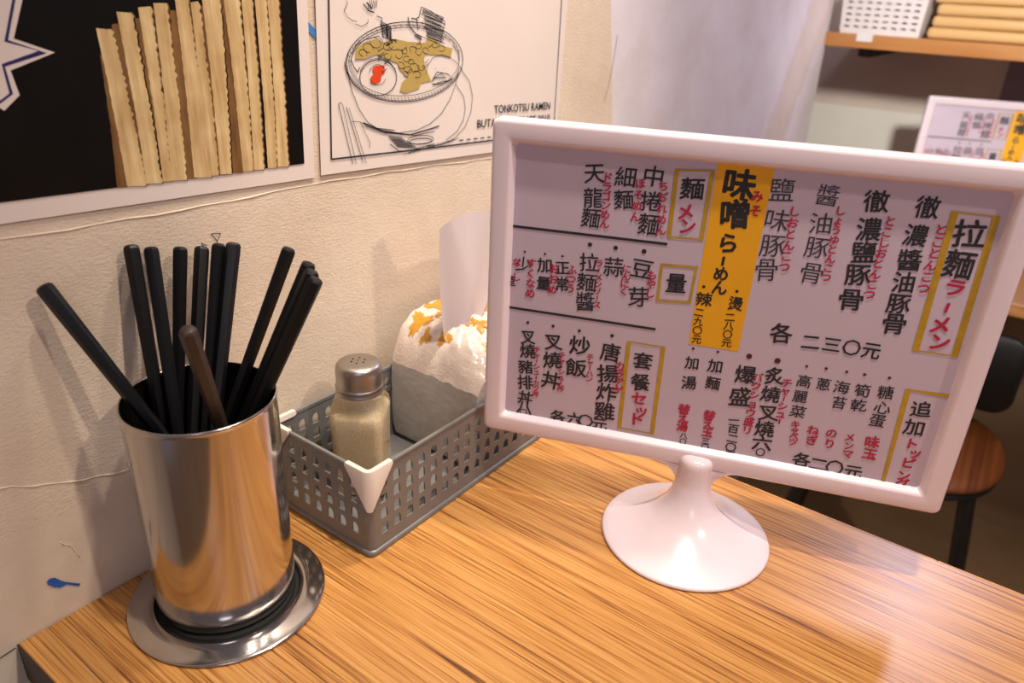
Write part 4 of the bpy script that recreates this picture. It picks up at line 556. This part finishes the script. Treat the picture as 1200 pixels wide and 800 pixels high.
for sx, sy, cx, cy in ((-1, -1, BX0, BY0), (1, -1, BX1, BY0), (1, 1, BX1, BY1), (-1, 1, BX0, BY1)):
    # folded white cap: runs along both rims and tapers to a rounded point down the corner
    V, F = [], []; n = 16; prof = []
    ext = 0.0235; r = 0.006
    path = []
    for k in range(9): path.append((ext - (ext - r) * k / 8, 0.0))
    for k in range(1, 7):
        a = math.pi / 2 * k / 6; path.append((r - r * math.sin(a), r - r * math.cos(a)))
    for k in range(1, 9): path.append((0.0, r + (ext - r) * k / 8))
    tot = len(path) - 1
    for i, (u, v) in enumerate(path):
        t = abs(i / tot * 2 - 1)                   # 1 at the ends, 0 on the corner
        zb = BH - 0.0335 + 0.0315 * max(0, (t - 0.10) / 0.90) ** 0.95
        x, y = cx - sx * u, cy - sy * v
        # outward normal
        if i <= 8: nx_, ny_ = 0.0, 1.0
        elif i >= len(path) - 9: nx_, ny_ = 1.0, 0.0
        else:
            a = math.pi / 2 * (i - 8) / 6; nx_, ny_ = math.sin(a), math.cos(a)
        for off, z in ((0.0008, zb), (0.0009, BH - 0.001), (0.0003, BH + 0.0008), (-0.0034, BH + 0.0008), (-0.0042, BH - 0.003), (-0.0016, BH - 0.0042), (-0.0014, max(zb, BH - 0.0335))):
            if z < zb: z = zb + 0.0001
            V.append((x + sx * nx_ * off, y + sy * ny_ * off, z))
    m = 7
    for i in range(tot):
        for k in range(m): F.append((i * m + k, (i + 1) * m + k, (i + 1) * m + (k + 1) % m, i * m + (k + 1) % m))
    F.append(tuple(range(m))); F.append(tuple(range(tot * m, tot * m + m)))
    o = put(mesh_obj('corner_cap', V, F, M['corner_white'], None, sm=True, auto=40), bk); o['label'] = 'white corner cap'

# ------------------------------------------------------------------ shaker
sh = thing('glass_shaker', 'square glass shaker with steel cap holding pale powder, in the basket', 'shaker', (0.357, 0.4000, 0.0036)); sh.rotation_euler = (0, 0, math.radians(34))
gt = NT('clear_glass'); gt.set(Base_Color=(0.98, 0.98, 0.96, 1), Roughness=0.04, Transmission_Weight=1.0, IOR=1.35)
gn = gt.noise(gt.coord(), 30, 2); gt.set(Normal=gt.bump(gn, 0.15, 0.001)); M['glass'] = gt.m
pt = NT('pale_pepper_powder'); pn = pt.noise(pt.coord(), 700, 3); pn2 = pt.noise(pt.coord(), 40, 3)
M['powder'] = pt.set(Base_Color=pt.mix(pt.math('MULTIPLY', pn2, 0.8), pt.ramp(pn, [(0.35, srgb('#d6bb90')), (0.65, srgb('#f0dfbd'))]), srgb('#e0c69c')), Roughness=0.8, Normal=pt.bump(pn, 0.3, 0.0005))
def sq_loft(levels, n=10):
    V, F = [], []
    for hw, r, z in levels: 
        pts = rrect(hw, hw, min(r, hw * 0.999), n); V += [(a, b, z) for a, b in pts]
    m = 4 * (n + 1)
    for i in range(len(levels) - 1):
        for k in range(m): F.append((i * m + k, i * m + (k + 1) % m, (i + 1) * m + (k + 1) % m, (i + 1) * m + k))
    F.append(tuple(range(m))[::-1]); F.append(tuple(range((len(levels) - 1) * m, len(levels) * m)))
    return V, F
GH = 0.089
KZ = 1.085
V, F = sq_loft([(0.0165, 0.005, 0), (0.0195, 0.0055, 0.0012), (0.0205, 0.006, 0.005), (0.0198, 0.006, 0.030), (0.0203, 0.006, 0.062), (0.0208, 0.0065, 0.070), (0.0203, 0.0095, 0.076), (0.0185, 0.0135, 0.0815), (0.0163, 0.0155, 0.0855), (0.0155, 0.0154, GH)])
V = [(x, y, z * KZ) for x, y, z in V]
mesh_obj('glass_body', V, F, M['glass'], sh, sm=True, auto=50)
V, F = sq_loft([(0.0150, 0.004, 0.0035), (0.0180, 0.005, 0.005), (0.0182, 0.005, 0.030), (0.0184, 0.005, 0.060), (0.0182, 0.0055, 0.0675), (0.0150, 0.005, 0.0705), (0.006, 0.0045, 0.0715)])
V = [(x, y, z * KZ) for x, y, z in V]
mesh_obj('powder_filling', V, F, M['powder'], sh, sm=True, auto=60)
LZ = lambda z: 0.0850 * KZ + (z - 0.0850) * 0.93
prof = [(0.0162, 0.0850), (0.0184, 0.0852), (0.0188, 0.0862), (0.0182, 0.0878), (0.0180, 0.0888), (0.0186, 0.0900), (0.0186, 0.0912), (0.0178, 0.0922), (0.0176, 0.0945), (0.0180, 0.1040), (0.0176, 0.1085), (0.0160, 0.1112), (0.0120, 0.1124), (0, 0.1130)]
prof = [(r, LZ(z)) for r, z in prof]
V, F = lathe(fillet_profile(prof, 0.0015, 3), 64); mesh_obj('steel_cap', V, F, M['brushed'], sh, sm=True, auto=50)
for k, (a, b) in enumerate([(0, 0), (.005, 0), (-.005, 0), (.0025, .0045), (-.0025, .0045), (.0025, -.0045), (-.0025, -.0045)]):
    V, F = lathe([(0, 0.1131), (0.0007, 0.1130), (0.0008, 0.1126), (0, 0.1124)], 10); mesh_obj('pour_hole', [(x + a, y + b, LZ(z) + 0.0001) for x, y, z in V], F, M['steel_inside'], sh, sm=True)

# ------------------------------------------------------------------ tissue pack
tp = thing('tissue_pack', 'plastic-wrapped pack of tissues with gold leaf print standing in the basket', 'tissue pack', (0.48, 0.39, 0.0036))
TX0, TX1, TY0, TY1 = 0.430, 0.534, 0.3400, 0.4375
def ttop(x, y):
    dx = min(x - TX0, TX1 - x); dy = min(y - TY0, TY1 - y)
    s = lambda d, k: 1 - math.exp(-max(d, 0) / k)
    cx, cy = 0.469, 0.389
    r = math.hypot(x - cx, y - cy)
    z = 0.081 + 0.019 * s(x - TX0, 0.013) * s(TX1 - x, 0.010) + 0.003 * s(dx, 0.010) * s(dy, 0.010) + 0.007 * math.exp(-(r / 0.026) ** 2)
    z += (y - TY0) / (TY1 - TY0) * 0.022 * s(x - TX0, 0.009)
    z += 0.0030 * noise.noise(Vector((x * 55, y * 55, 2.0))) * s(min(dx, dy), 0.006) + 0.0018 * noise.noise(Vector((x * 170, y * 120, 7.0)))
    a = math.atan2(y - cy, x - cx); z += 0.0018 * math.sin(a * 11) * math.exp(-(r / 0.028) ** 2)
    return z
ft = NT('printed_film'); fn = ft.noise(ft.coord(), 95, 3, 0.6, 2.5)
ft.set(Base_Color=srgb('#dac8bc'), Roughness=0.14, Normal=ft.bump(fn, 0.5, 0.0014), Coat_Weight=0.5, Coat_Roughness=0.06); M['film'] = ft.m
st_ = NT('film_over_tissue'); sn = st_.noise(st_.coord((120, 120, 300)), 1.0, 3)
M['film_side'] = st_.set(Base_Color=st_.ramp(sn, [(0.3, srgb('#c6bfb4')), (0.7, srgb('#d8d2c8'))]), Roughness=0.3, Normal=st_.bump(sn, 0.3, 0.0008))
n = 44; V, F = [], []
for j in range(n + 1):
    for i in range(n + 1):
        x = TX0 + (TX1 - TX0) * i / n; y = TY0 + (TY1 - TY0) * j / n; V.append((x, y, ttop(x, y)))
for j in range(n):
    for i in range(n): a = j * (n + 1) + i; F.append((a, a + 1, a + n + 2, a + n + 1))
put(mesh_obj('printed_film', V, F, M['film'], None, sm=True), tp)
per = [(i, 0) for i in range(n)] + [(n, j) for j in range(n)] + [(i, n) for i in range(n, 0, -1)] + [(0, j) for j in range(n, 0, -1)]
V, F = [], []; lv = [0.0, 0.04, 0.2, 0.4, 0.6, 0.8, 0.94, 1.0]
for s in lv:
    for i, j in per:
        x = TX0 + (TX1 - TX0) * i / n; y = TY0 + (TY1 - TY0) * j / n; zt = ttop(x, y); z = 0.0042 + (zt - 0.0042) * s
        ins = 0.004 if s == 0 else (0.0012 if s == 0.04 else 0)
        bul = 0.0016 * math.sin(math.pi * s) + 0.0010 * noise.noise(Vector((x * 60, y * 60, z * 50))) * (1 if 0 < s < 1 else 0)
        cx, cy = (TX0 + TX1) / 2, (TY0 + TY1) / 2
        k = 1 - ins / 0.05 + bul / 0.05 * 0.5; V.append((cx + (x - cx) * k, cy + (y - cy) * k, z))
m = len(per)
for q in range(len(lv) - 1):
    for k in range(m): F.append((q * m + k, q * m + (k + 1) % m, (q + 1) * m + (k + 1) % m, (q + 1) * m + k))
F.append(tuple(range(m))[::-1])
put(mesh_obj('wrapped_block', V, F, M['film_side'], None, sm=True, auto=55), tp)
M['gold_leaf'] = plain('gold_leaf_print', '#c08a2c', 0.3, var=0.12, scale=150)
def leaf(cx, cy, rad, rot, lobes=5):
    n = 60; pts = []
    for i in range(n):
        a = 2 * math.pi * i / n
        r = rad * (0.42 + 0.58 * abs(math.cos(lobes * a / 2)) ** 1.6) * (1 + 0.12 * math.sin(a * 17))
        pts.append((cx + r * math.cos(a + rot), cy + r * math.sin(a + rot)))
    V = [(cx, cy, ttop(cx, cy) + 0.0006)]; F = []
    for f in (0.35, 0.7, 1.0):
        for px_, py_ in pts:
            x = min(max(cx + (px_ - cx) * f, TX0 + 0.0008), TX1 - 0.0008); y = min(max(cy + (py_ - cy) * f, TY0 + 0.0008), TY1 - 0.0008); V.append((x, y, ttop(x, y) + 0.0006))
    for i in range(n):
        j = (i + 1) % n; F.append((0, 1 + i, 1 + j))
        for q in (0, 1): F.append((1 + q * n + i, 1 + (q + 1) * n + i, 1 + (q + 1) * n + j, 1 + q * n + j))
    return put(mesh_obj('gold_leaf_print', V, F, M['gold_leaf'], None, sm=True), tp)
for a in [(0.508, 0.408, 0.017, 0.4), (0.497, 0.372, 0.012, 2.0), (0.452, 0.424, 0.012, 1.0, 3), (0.478, 0.428, 0.011, 2.4, 3), (0.520, 0.384, 0.010, 1.2), (0.443, 0.409, 0.006, 0.3, 3), (0.514, 0.352, 0.010, 0.8), (0.466, 0.412, 0.006, 3.0, 3), (0.490, 0.352, 0.007, 1.6, 3), (0.480, 0.380, 0.013, 0.2), (0.468, 0.358, 0.007, 1.9), (0.448, 0.392, 0.007, 0.9, 3), (0.488, 0.430, 0.010, 1.0, 3)]:
    leaf(*a)
tt = NT('thin_tissue'); tn = tt.noise(tt.coord((90, 90, 30)), 1.0, 4, 0.6)
tt.set(Base_Color=(0.80, 0.76, 0.82, 1), Roughness=0.9, Normal=tt.bump(tn, 0.25, 0.001)); M['tissue'] = tt.m
tr_ = tt.n('ShaderNodeBsdfTranslucent'); tr_.inputs['Color'].default_value = (0.85, 0.80, 0.86, 1)
mx = tt.n('ShaderNodeMixShader'); mx.inputs[0].default_value = 0.55
tt.l(tt.b.outputs[0], mx.inputs[1]); tt.l(tr_.outputs[0], mx.inputs[2]); tt.l(mx.outputs[0], tt.out.inputs['Surface'])
V, F = [], []; nu, nv = 40, 26
for j in range(nv + 1):
    t = j / nv
    z = 0.100 + (0.2125 - 0.100) * t
    wd = 0.018 + 0.070 * (t ** 0.40)
    xl = 0.452 - 0.0195 * (t ** 0.45); 
    for i in range(nu + 1):
        s = i / nu
        amp = 0.0050 * (1 - t * 0.75)
        y = 0.389 + amp * math.sin(s * 9.0 + 1.2 * t) + 0.006 * math.sin(s * 3.0) * t - 0.006 * t
        zz = z + (0.003 * math.sin(s * 3.1) if j == nv else 0) * t + 0.002 * math.sin(s * 5) * t
        V.append((xl + wd * s, y, zz))
for j in range(nv):
    for i in range(nu): a = j * (nu + 1) + i; F.append((a, a + 1, a + nu + 2, a + nu + 1))
tis = put(mesh_obj('tissue_sheet', V, F, M['tissue'], None, sm=True, recalc=False), tp); tis['label'] = 'white tissue pulled up out of the slit'

# ------------------------------------------------------------------ menu stand
YAW = math.radians(20.34)
SR = Vector((math.sin(YAW), -math.cos(YAW), 0)); SN = Vector((-math.cos(YAW), -math.sin(YAW), 0))   # right, towards the reader
FW, FH, FZ = 0.3384, 0.2440, 0.1843
def menu_stand(label):
    root = thing('menu_stand', label, 'sign', (0.4780, 0.1667, 0.0), 'white table menu stands')
    root.rotation_euler = (0, 0, math.atan2(SR.y, SR.x))       # local x = reader's right, local -y = towards the reader
    loc = lambda u, v, d: (u, -d, FZ + v)                        # d = towards the reader
    hw, hh = FW / 2, FH / 2
    lev = [(0.0016, -0.0140, 6), (0.0004, -0.0132, 5), (0, -0.0120, 5), (0, -0.0028, 5), (0.0004, -0.0013, 5), (0.0015, -0.0003, 4.5), (0.0030, 0, 4), (0.0120, 0.0, 2), (0.0132, -0.0003, 2.4), (0.0142, -0.0013, 2.6), (0.0150, -0.0030, 2.6), (0.0158, -0.0046, 2.6), (0.0165, -0.0058, 2.6), (0.0167, -0.0072, 2.6), (0.0167, -0.0140, 2.6)]
    V, F = [], []
    for ins, d, r in lev: V += [loc(a, b, d) for a, b in rrect(hw - ins, hh - ins, r * 0.001, 6)]
    m = 28
    for i in range(len(lev)):
        j2 = (i + 1) % len(lev)
        for k in range(m): F.append((i * m + k, i * m + (k + 1) % m, j2 * m + (k + 1) % m, j2 * m + k))
    mesh_obj('frame', V, F, M['white_plastic'], root, sm=True, auto=50)
    bm = box_bm((-hw + 0.0160, 0.0076, FZ - hh + 0.0160), (hw - 0.0160, 0.0125, FZ + hh - 0.0160)); bm_obj('backing_board', bm, M['white_plastic'], root)
    bm = box_bm((-hw + 0.0162, 0.0057, FZ - hh + 0.0162), (hw - 0.0162, 0.0066, FZ + hh - 0.0162)); sheet_ = bm_obj('menu_sheet', bm, M['paper'], root)
    mp = lambda off: (lambda a, b, k=0: (a / 1e4, 0.0057 - off - k * 0.000006, FZ + b / 1e4))
    # yellow slip
    y = Print2D(); y.poly(MENU['yel']); y.build('yellow_slip', mp(0.00015), M['yellow_paper']).parent = sheet_
    inks = {'k': Print2D(), 'r': Print2D(), 'g': Print2D(), 'b': Print2D(), 'y': Print2D()}
    rg = random.Random(3)
    LIM_U, LIM_V = (hw - 0.0164) * 1e4, (hh - 0.0164) * 1e4
    for ch, c, u, v, s, w in MENU['T']:
        GV, GF = glyph(ch, 0.0)
        fat = {0: 0.008, 1: 0.017, 2: 0.032}[w] if c != 'g' else 0.0
        if c == 'r' and w == 1: s *= 1.16; fat = 0.026
        xs = [q.x for q in GV]; ys = [q.y for q in GV]
        cx, cy = (0.5, 0.38) if ch not in 'ー' else ((min(xs) + max(xs)) / 2, (min(ys) + max(ys)) / 2)
        a = math.radians(rg.uniform(-6, 6)); sxx = s * rg.uniform(0.94, 1.04); syy = s * rg.uniform(0.94, 1.04); sh_ = rg.uniform(-0.06, 0.02)
        vert = ch == 'ー'
        kp = 8 if fat > 0 else 1
        for kk in range(kp):
            fx, fy = fat * math.cos(kk * math.pi / 4), fat * math.sin(kk * math.pi / 4)
            out = []
            for q in GV:
                x, yy = q.x - cx, q.y - cy
                if vert: x, yy = -yy * 1.0, x * 0.6
                x += fx; yy += fy
                up_ = 0.05 * x      # pen strokes climb slightly to the right
                x, yy = (x + sh_ * yy) * sxx, (yy + up_) * syy
                X_, Y_ = x * math.cos(a) - yy * math.sin(a) + u, x * math.sin(a) + yy * math.cos(a) + v
                out.append(Vector((max(-LIM_U, min(LIM_U, X_)), max(-LIM_V, min(LIM_V, Y_)), kk)))
            inks[c].add((out, GF))
    for u, v, r, c in MENU['dots']: inks[c].add(disc((u, v), r))
    for a, b, w, c in MENU['lines']: inks[c].add(ribbon([(max(-LIM_U, a[0]), a[1]), b], w * 1.7))
    for nb, (pts, w) in enumerate(MENU['boxes']):
        pts = [(max(-LIM_U, min(LIM_U, q[0])), max(-LIM_V, min(LIM_V, q[1]))) for q in pts]
        gb = Print2D(); gb.add(ribbon(pts, w, True) if nb < 4 else ribbon([(pts[3][0], -LIM_V), pts[0], (LIM_U, pts[1][1])], w)); gb.build('gold_border', mp(0.0003), M['gold_ink']).parent = sheet_
    for c, nm, mt in (('k', 'black_lettering', 'ink'), ('g', 'thin_lettering', 'grey_ink'), ('r', 'red_lettering', 'red_ink'), ('b', 'brown_dots', 'brown_ink')):
        o = inks[c].build(nm, mp(0.0003 + (0.0001 if c == 'r' else 0)), M[mt]); o.parent = sheet_; o['kind'] = 'stuff'
    # trumpet foot with neck and rounded head
    prof = [(0, 0.0006), (0.0600, 0.0006), (0.0640, 0.0002), (0.0650, 0.0014), (0.0645, 0.0032), (0.0610, 0.0050), (0.0540, 0.0076), (0.0450, 0.0112), (0.0360, 0.0160), (0.0270, 0.0222), (0.0205, 0.0292), (0.0163, 0.0370), (0.0141, 0.0450), (0.0131, 0.0530), (0.0129, 0.0610), (0.0129, 0.0668), (0.0122, 0.0700), (0.0100, 0.0722), (0.0064, 0.0733), (0, 0.0736)]
    pf = fillet_profile(prof, 0.004, 4); V, F = lathe(pf, 96)
    V = [(x, y_ + 0.0035, z) if z > 0.05 else (x, y_ + 0.0035 * max(0, z / 0.05), z) for x, y_, z in V]
    mesh_obj('foot', V, F, M['white_plastic'], root, sm=True, auto=60)
    # fillets that spread from the neck into the frame's lower edge
    V, F = [], []; lv = [(0.0440, 0.0128), (0.0490, 0.0142), (0.0530, 0.0165), (0.0565, 0.0202), (0.0592, 0.0255), (0.0612, 0.0325), (0.0628, 0.0410)]
    for z, a in lv:
        b_ = 0.0108 - 0.0045 * (z - 0.0440) / 0.019
        V += [(a * math.cos(t) , 0.0065 + b_ * math.sin(t), z) for t in [2 * math.pi * k / 40 for k in range(40)]]
    for i in range(len(lv) - 1):
        for k in range(40): F.append((i * 40 + k, i * 40 + (k + 1) % 40, (i + 1) * 40 + (k + 1) % 40, (i + 1) * 40 + k))
    F.append(tuple(range(40))); F.append(tuple(range(240, 280)))
    mesh_obj('neck_collar', V, F, M['white_plastic'], root, sm=True, auto=60)
    return root
ms = menu_stand('white framed handwritten menu on a trumpet foot standing on the near counter')
def copy_tree(o, parent=None):
    c = o.copy(); COL.objects.link(c)
    if parent: c.parent = parent
    for ch in list(o.children):
        copy_tree(ch, c)
    return c
ms2 = copy_tree(ms)
ms2['label'] = 'blurred white framed menu on the far table in front of the back wall'

# ------------------------------------------------------------------ far side of the room
M['far_wood'] = wood_material('far_table_wood', [(0.36, srgb('#8a5a30')), (0.5, srgb('#b98450')), (0.66, srgb('#cf9f6c'))])
M['black_metal'] = plain('black_metal', '#14130f', 0.5, var=0.2)
M['seat_wood'] = wood_material('stained_seat_wood', [(0.36, srgb('#4c2413')), (0.5, srgb('#74401f')), (0.66, srgb('#94592c'))], 'X', 0.18)
TZ = -0.082
ft_ = thing('dining_table', 'light wood table at the far end against the back wall', 'table', (1.75, -0.1, FLOOR))
put(bm_obj('tabletop', box_bm((1.520, -0.80, TZ - 0.024), (1.990, 0.36, TZ), 0.002, 2), M['far_wood']), ft_)
for x, y in ((1.93, 0.30), (1.93, -0.74), (1.60, -0.74)):
    put(bm_obj('leg', box_bm((x - 0.02, y - 0.02, FLOOR), (x + 0.02, y + 0.02, TZ - 0.024)), M['black_metal']), ft_)
ms2.location = (1.735, 0.103, TZ + 0.0002); ms2.rotation_euler = (0, 0, ms.rotation_euler.z + math.radians(-2))

# chair
ch = thing('wooden_chair', 'black-framed chair with a round brown wooden seat behind the menu stand', 'chair', (1.385, 0.118, FLOOR)); ch.rotation_euler = (0, 0, math.radians(3))
SZ = -0.315 - FLOOR
def plate(hw, hh, e, z0, z1, n=72, cx=0, cy=0, dish=0.0):
    V, F = [], []
    prof = [(0.0, z0), (0.93, z0), (0.985, z0 + 0.003), (1.0, (z0 + z1) / 2), (0.985, z1 - 0.003), (0.95, z1), (0.6, z1 - dish), (0.0, z1 - dish * 1.3)]
    for s, z in prof:
        if s == 0: V.append((cx, cy, z)); continue
        for k in range(n):
            a = 2 * math.pi * k / n; c, q = math.cos(a), math.sin(a)
            V.append((cx + s * hw * math.copysign(abs(c) ** e, c), cy + s * hh * math.copysign(abs(q) ** e, q), z))
    idx = 0; rings = []
    for s, z in prof:
        if s == 0: rings.append([idx]); idx += 1
        else: rings.append(list(range(idx, idx + n))); idx += n
    for a, b in zip(rings, rings[1:]):
        for k in range(n):
            j = (k + 1) % n
            if len(a) == 1: F.append((a[0], b[k], b[j]))
            elif len(b) == 1: F.append((a[k], a[j], b[0]))
            else: F.append((a[k], a[j], b[j], b[k]))
    return V, F
V, F = plate(0.165, 0.165, 0.82, SZ - 0.016, SZ, dish=0.006); mesh_obj('seat', V, F, M['seat_wood'], ch, sm=True, auto=60)
V, F = plate(0.161, 0.161, 0.82, SZ - 0.032, SZ - 0.0165); mesh_obj('seat_frame', V, F, M['black_metal'], ch, sm=True, auto=60)
for sx, sy in ((-1, 1), (-1, -1), (1, 1), (1, -1)):
    V, F = tube([(sx * 0.10, sy * 0.12, SZ - 0.026), (sx * 0.165, sy * 0.185, 0)], 0.0115, 14); mesh_obj('leg', V, F, M['black_metal'], ch, sm=True, auto=50)
for sy in (-1, 1):
    V, F = tube([(0.09, sy * 0.08, SZ - 0.022), (0.12, sy * 0.08, SZ + 0.01), (0.125, sy * 0.08, SZ + 0.10), (0.125, sy * 0.08, SZ + 0.15)], 0.009, 12); mesh_obj('back_post', V, F, M['black_metal'], ch, sm=True, auto=50)
V, F = [], []; out = rrect(0.150, 0.072, 0.035, 8); mnum = len(out)
for d, s in ((-0.008, 0.96), (-0.005, 1.0), (0.005, 1.0), (0.008, 0.96)):
    for a, b in out: V.append((0.112 + d + 0.06 * b * 0.8 - 0.6 * (a * s) ** 2, a * s, SZ + 0.108 + b * s))
for i in range(3):
    for k in range(mnum): F.append((i * mnum + k, i * mnum + (k + 1) % mnum, (i + 1) * mnum + (k + 1) % mnum, (i + 1) * mnum + k))
F.append(tuple(range(mnum))); F.append(tuple(range(3 * mnum, 4 * mnum)))
mesh_obj('backrest', V, F, M['black_metal'], ch, sm=True, auto=50)

# wall shelf, basket and boards
M['shelf_wood'] = wood_material('shelf_wood', [(0.36, srgb('#8b5526')), (0.5, srgb('#a9703a')), (0.66, srgb('#bd8750'))], 'Y', 0.25)
sf = thing('wall_shelf', 'brown wooden shelf board mounted high on the back wall', 'shelf', (1.80, 0.0, 0.302))
put(bm_obj('board', box_bm((1.590, -1.0, 0.3015), (1.998, 0.470, 0.3255), 0.001, 1), M['shelf_wood']), sf)
o = put(bm_obj('price_tag', box_bm((1.5885, 0.366, 0.3135), (1.5902, 0.394, 0.3262)), plain('white_label', '#d8d2d0', 0.6)), sf); o['label'] = 'blank white label'
for y in (0.40, -0.2, -0.8): put(bm_obj('bracket', box_bm((1.70, y - 0.012, 0.280), (1.998, y + 0.012, 0.3015), 0.001, 1), M['black_metal']), sf)
# white slotted basket
wb_ = thing('white_basket', 'white slotted plastic basket on the left end of the wall shelf', 'basket', (1.70, 0.362, 0.3255))
M['white_basket'] = plain('white_basket_plastic', '#dbd4d2', 0.45, var=0.03)
hb = 0.105
def slot(cx, cz, w, h):
    return [(cx - w / 2, cz - h / 2), (cx - w / 2, cz + h / 2 - 0.0008), (cx, cz + h / 2 + 0.0006), (cx + w / 2, cz + h / 2 - 0.0008), (cx + w / 2, cz - h / 2)]
slots = [slot(-0.057 + 0.0163 * i, 0.012 + 0.0102 * j, 0.0100, 0.0032) for i in range(8) for j in range(9)]
V, F = curve_fill([[(-0.068, 0), (0.068, 0), (0.075, hb), (-0.073, hb)]] + slots, 0.001)
mesh_obj('front_panel', [(-0.095 - 0.08 * v.y + v.z, v.x, v.y) for v in V], F, M['white_basket'], wb_)
V, F = curve_fill([[(-0.068, 0), (0.068, 0), (0.075, hb), (-0.073, hb)]], 0.001)
mesh_obj('back_panel', [(0.095 + v.z, v.x, v.y) for v in V], F, M['white_basket'], wb_)
for sy in (-1, 1):
    mesh_obj('side_panel', [(-0.095, sy * 0.068, 0), (0.095, sy * 0.068, 0), (0.095, sy * 0.074, hb), (-0.1034, sy * 0.074, hb), (-0.095, sy * 0.066, 0), (0.095, sy * 0.066, 0), (0.095, sy * 0.072, hb), (-0.1034, sy * 0.072, hb)],
             [(0, 1, 2, 3), (4, 7, 6, 5), (0, 4, 5, 1), (1, 5, 6, 2), (2, 6, 7, 3), (3, 7, 4, 0)], M['white_basket'], wb_)
bm_obj('bottom', box_bm((-0.095, -0.067, 0.0004), (0.095, 0.067, 0.0024)), M['white_basket'], wb_)
mesh_obj('dark_contents', *[ (lambda b: ([v.co.copy() for v in b.verts], [tuple(v.index for v in f.verts) for f in b.faces]))(box_bm((-0.086, -0.060, 0.003), (0.088, 0.060, 0.085))) ][0], plain('grey_cloth', '#cfc8c5', 0.9), wb_)
# boards
M['tray_wood'] = wood_material('pale_board_wood', [(0.36, srgb('#a87a48')), (0.5, srgb('#cda46c')), (0.66, srgb('#dcb984'))], 'Y', 0.15, rough=0.45)
TL = ['pale wooden board at the bottom of the stack on the wall shelf', 'pale wooden board second from the bottom of the shelf stack', 'pale wooden board third from the bottom of the shelf stack', 'pale wooden board fourth from the bottom of the shelf stack', 'pale wooden board topmost of the shelf stack']
for k in range(5):
    bm = box_bm((-0.10, -0.30, 0), (0.10, 0.0, 0.0188), 0.0075, 4)
    o = bm_obj('wooden_board', bm, M['tray_wood'], None, sm=True, auto=50); o.location = (1.705 + 0.002 * (k % 2), 0.283 - 0.0035 * ((k * 7) % 3), 0.3258 + 0.0191 * k); tag(o, TL[k], 'board', 'wooden boards stacked on the wall shelf')
# paper on the back wall
o = bm_obj('wall_notice', box_bm((1.9965, -0.20, 0.19), (1.9992, 0.178, 0.285)), plain('mauve_notice_paper', '#8d7c88', 0.7)); tag(o, 'mauve paper notice on the back wall below the shelf', 'notice')

for o in list(bpy.data.objects):
    if o.type == 'MESH' and o.parent is None and 'label' not in o and o.get('kind') is None: print('UNTAGGED', o.name)
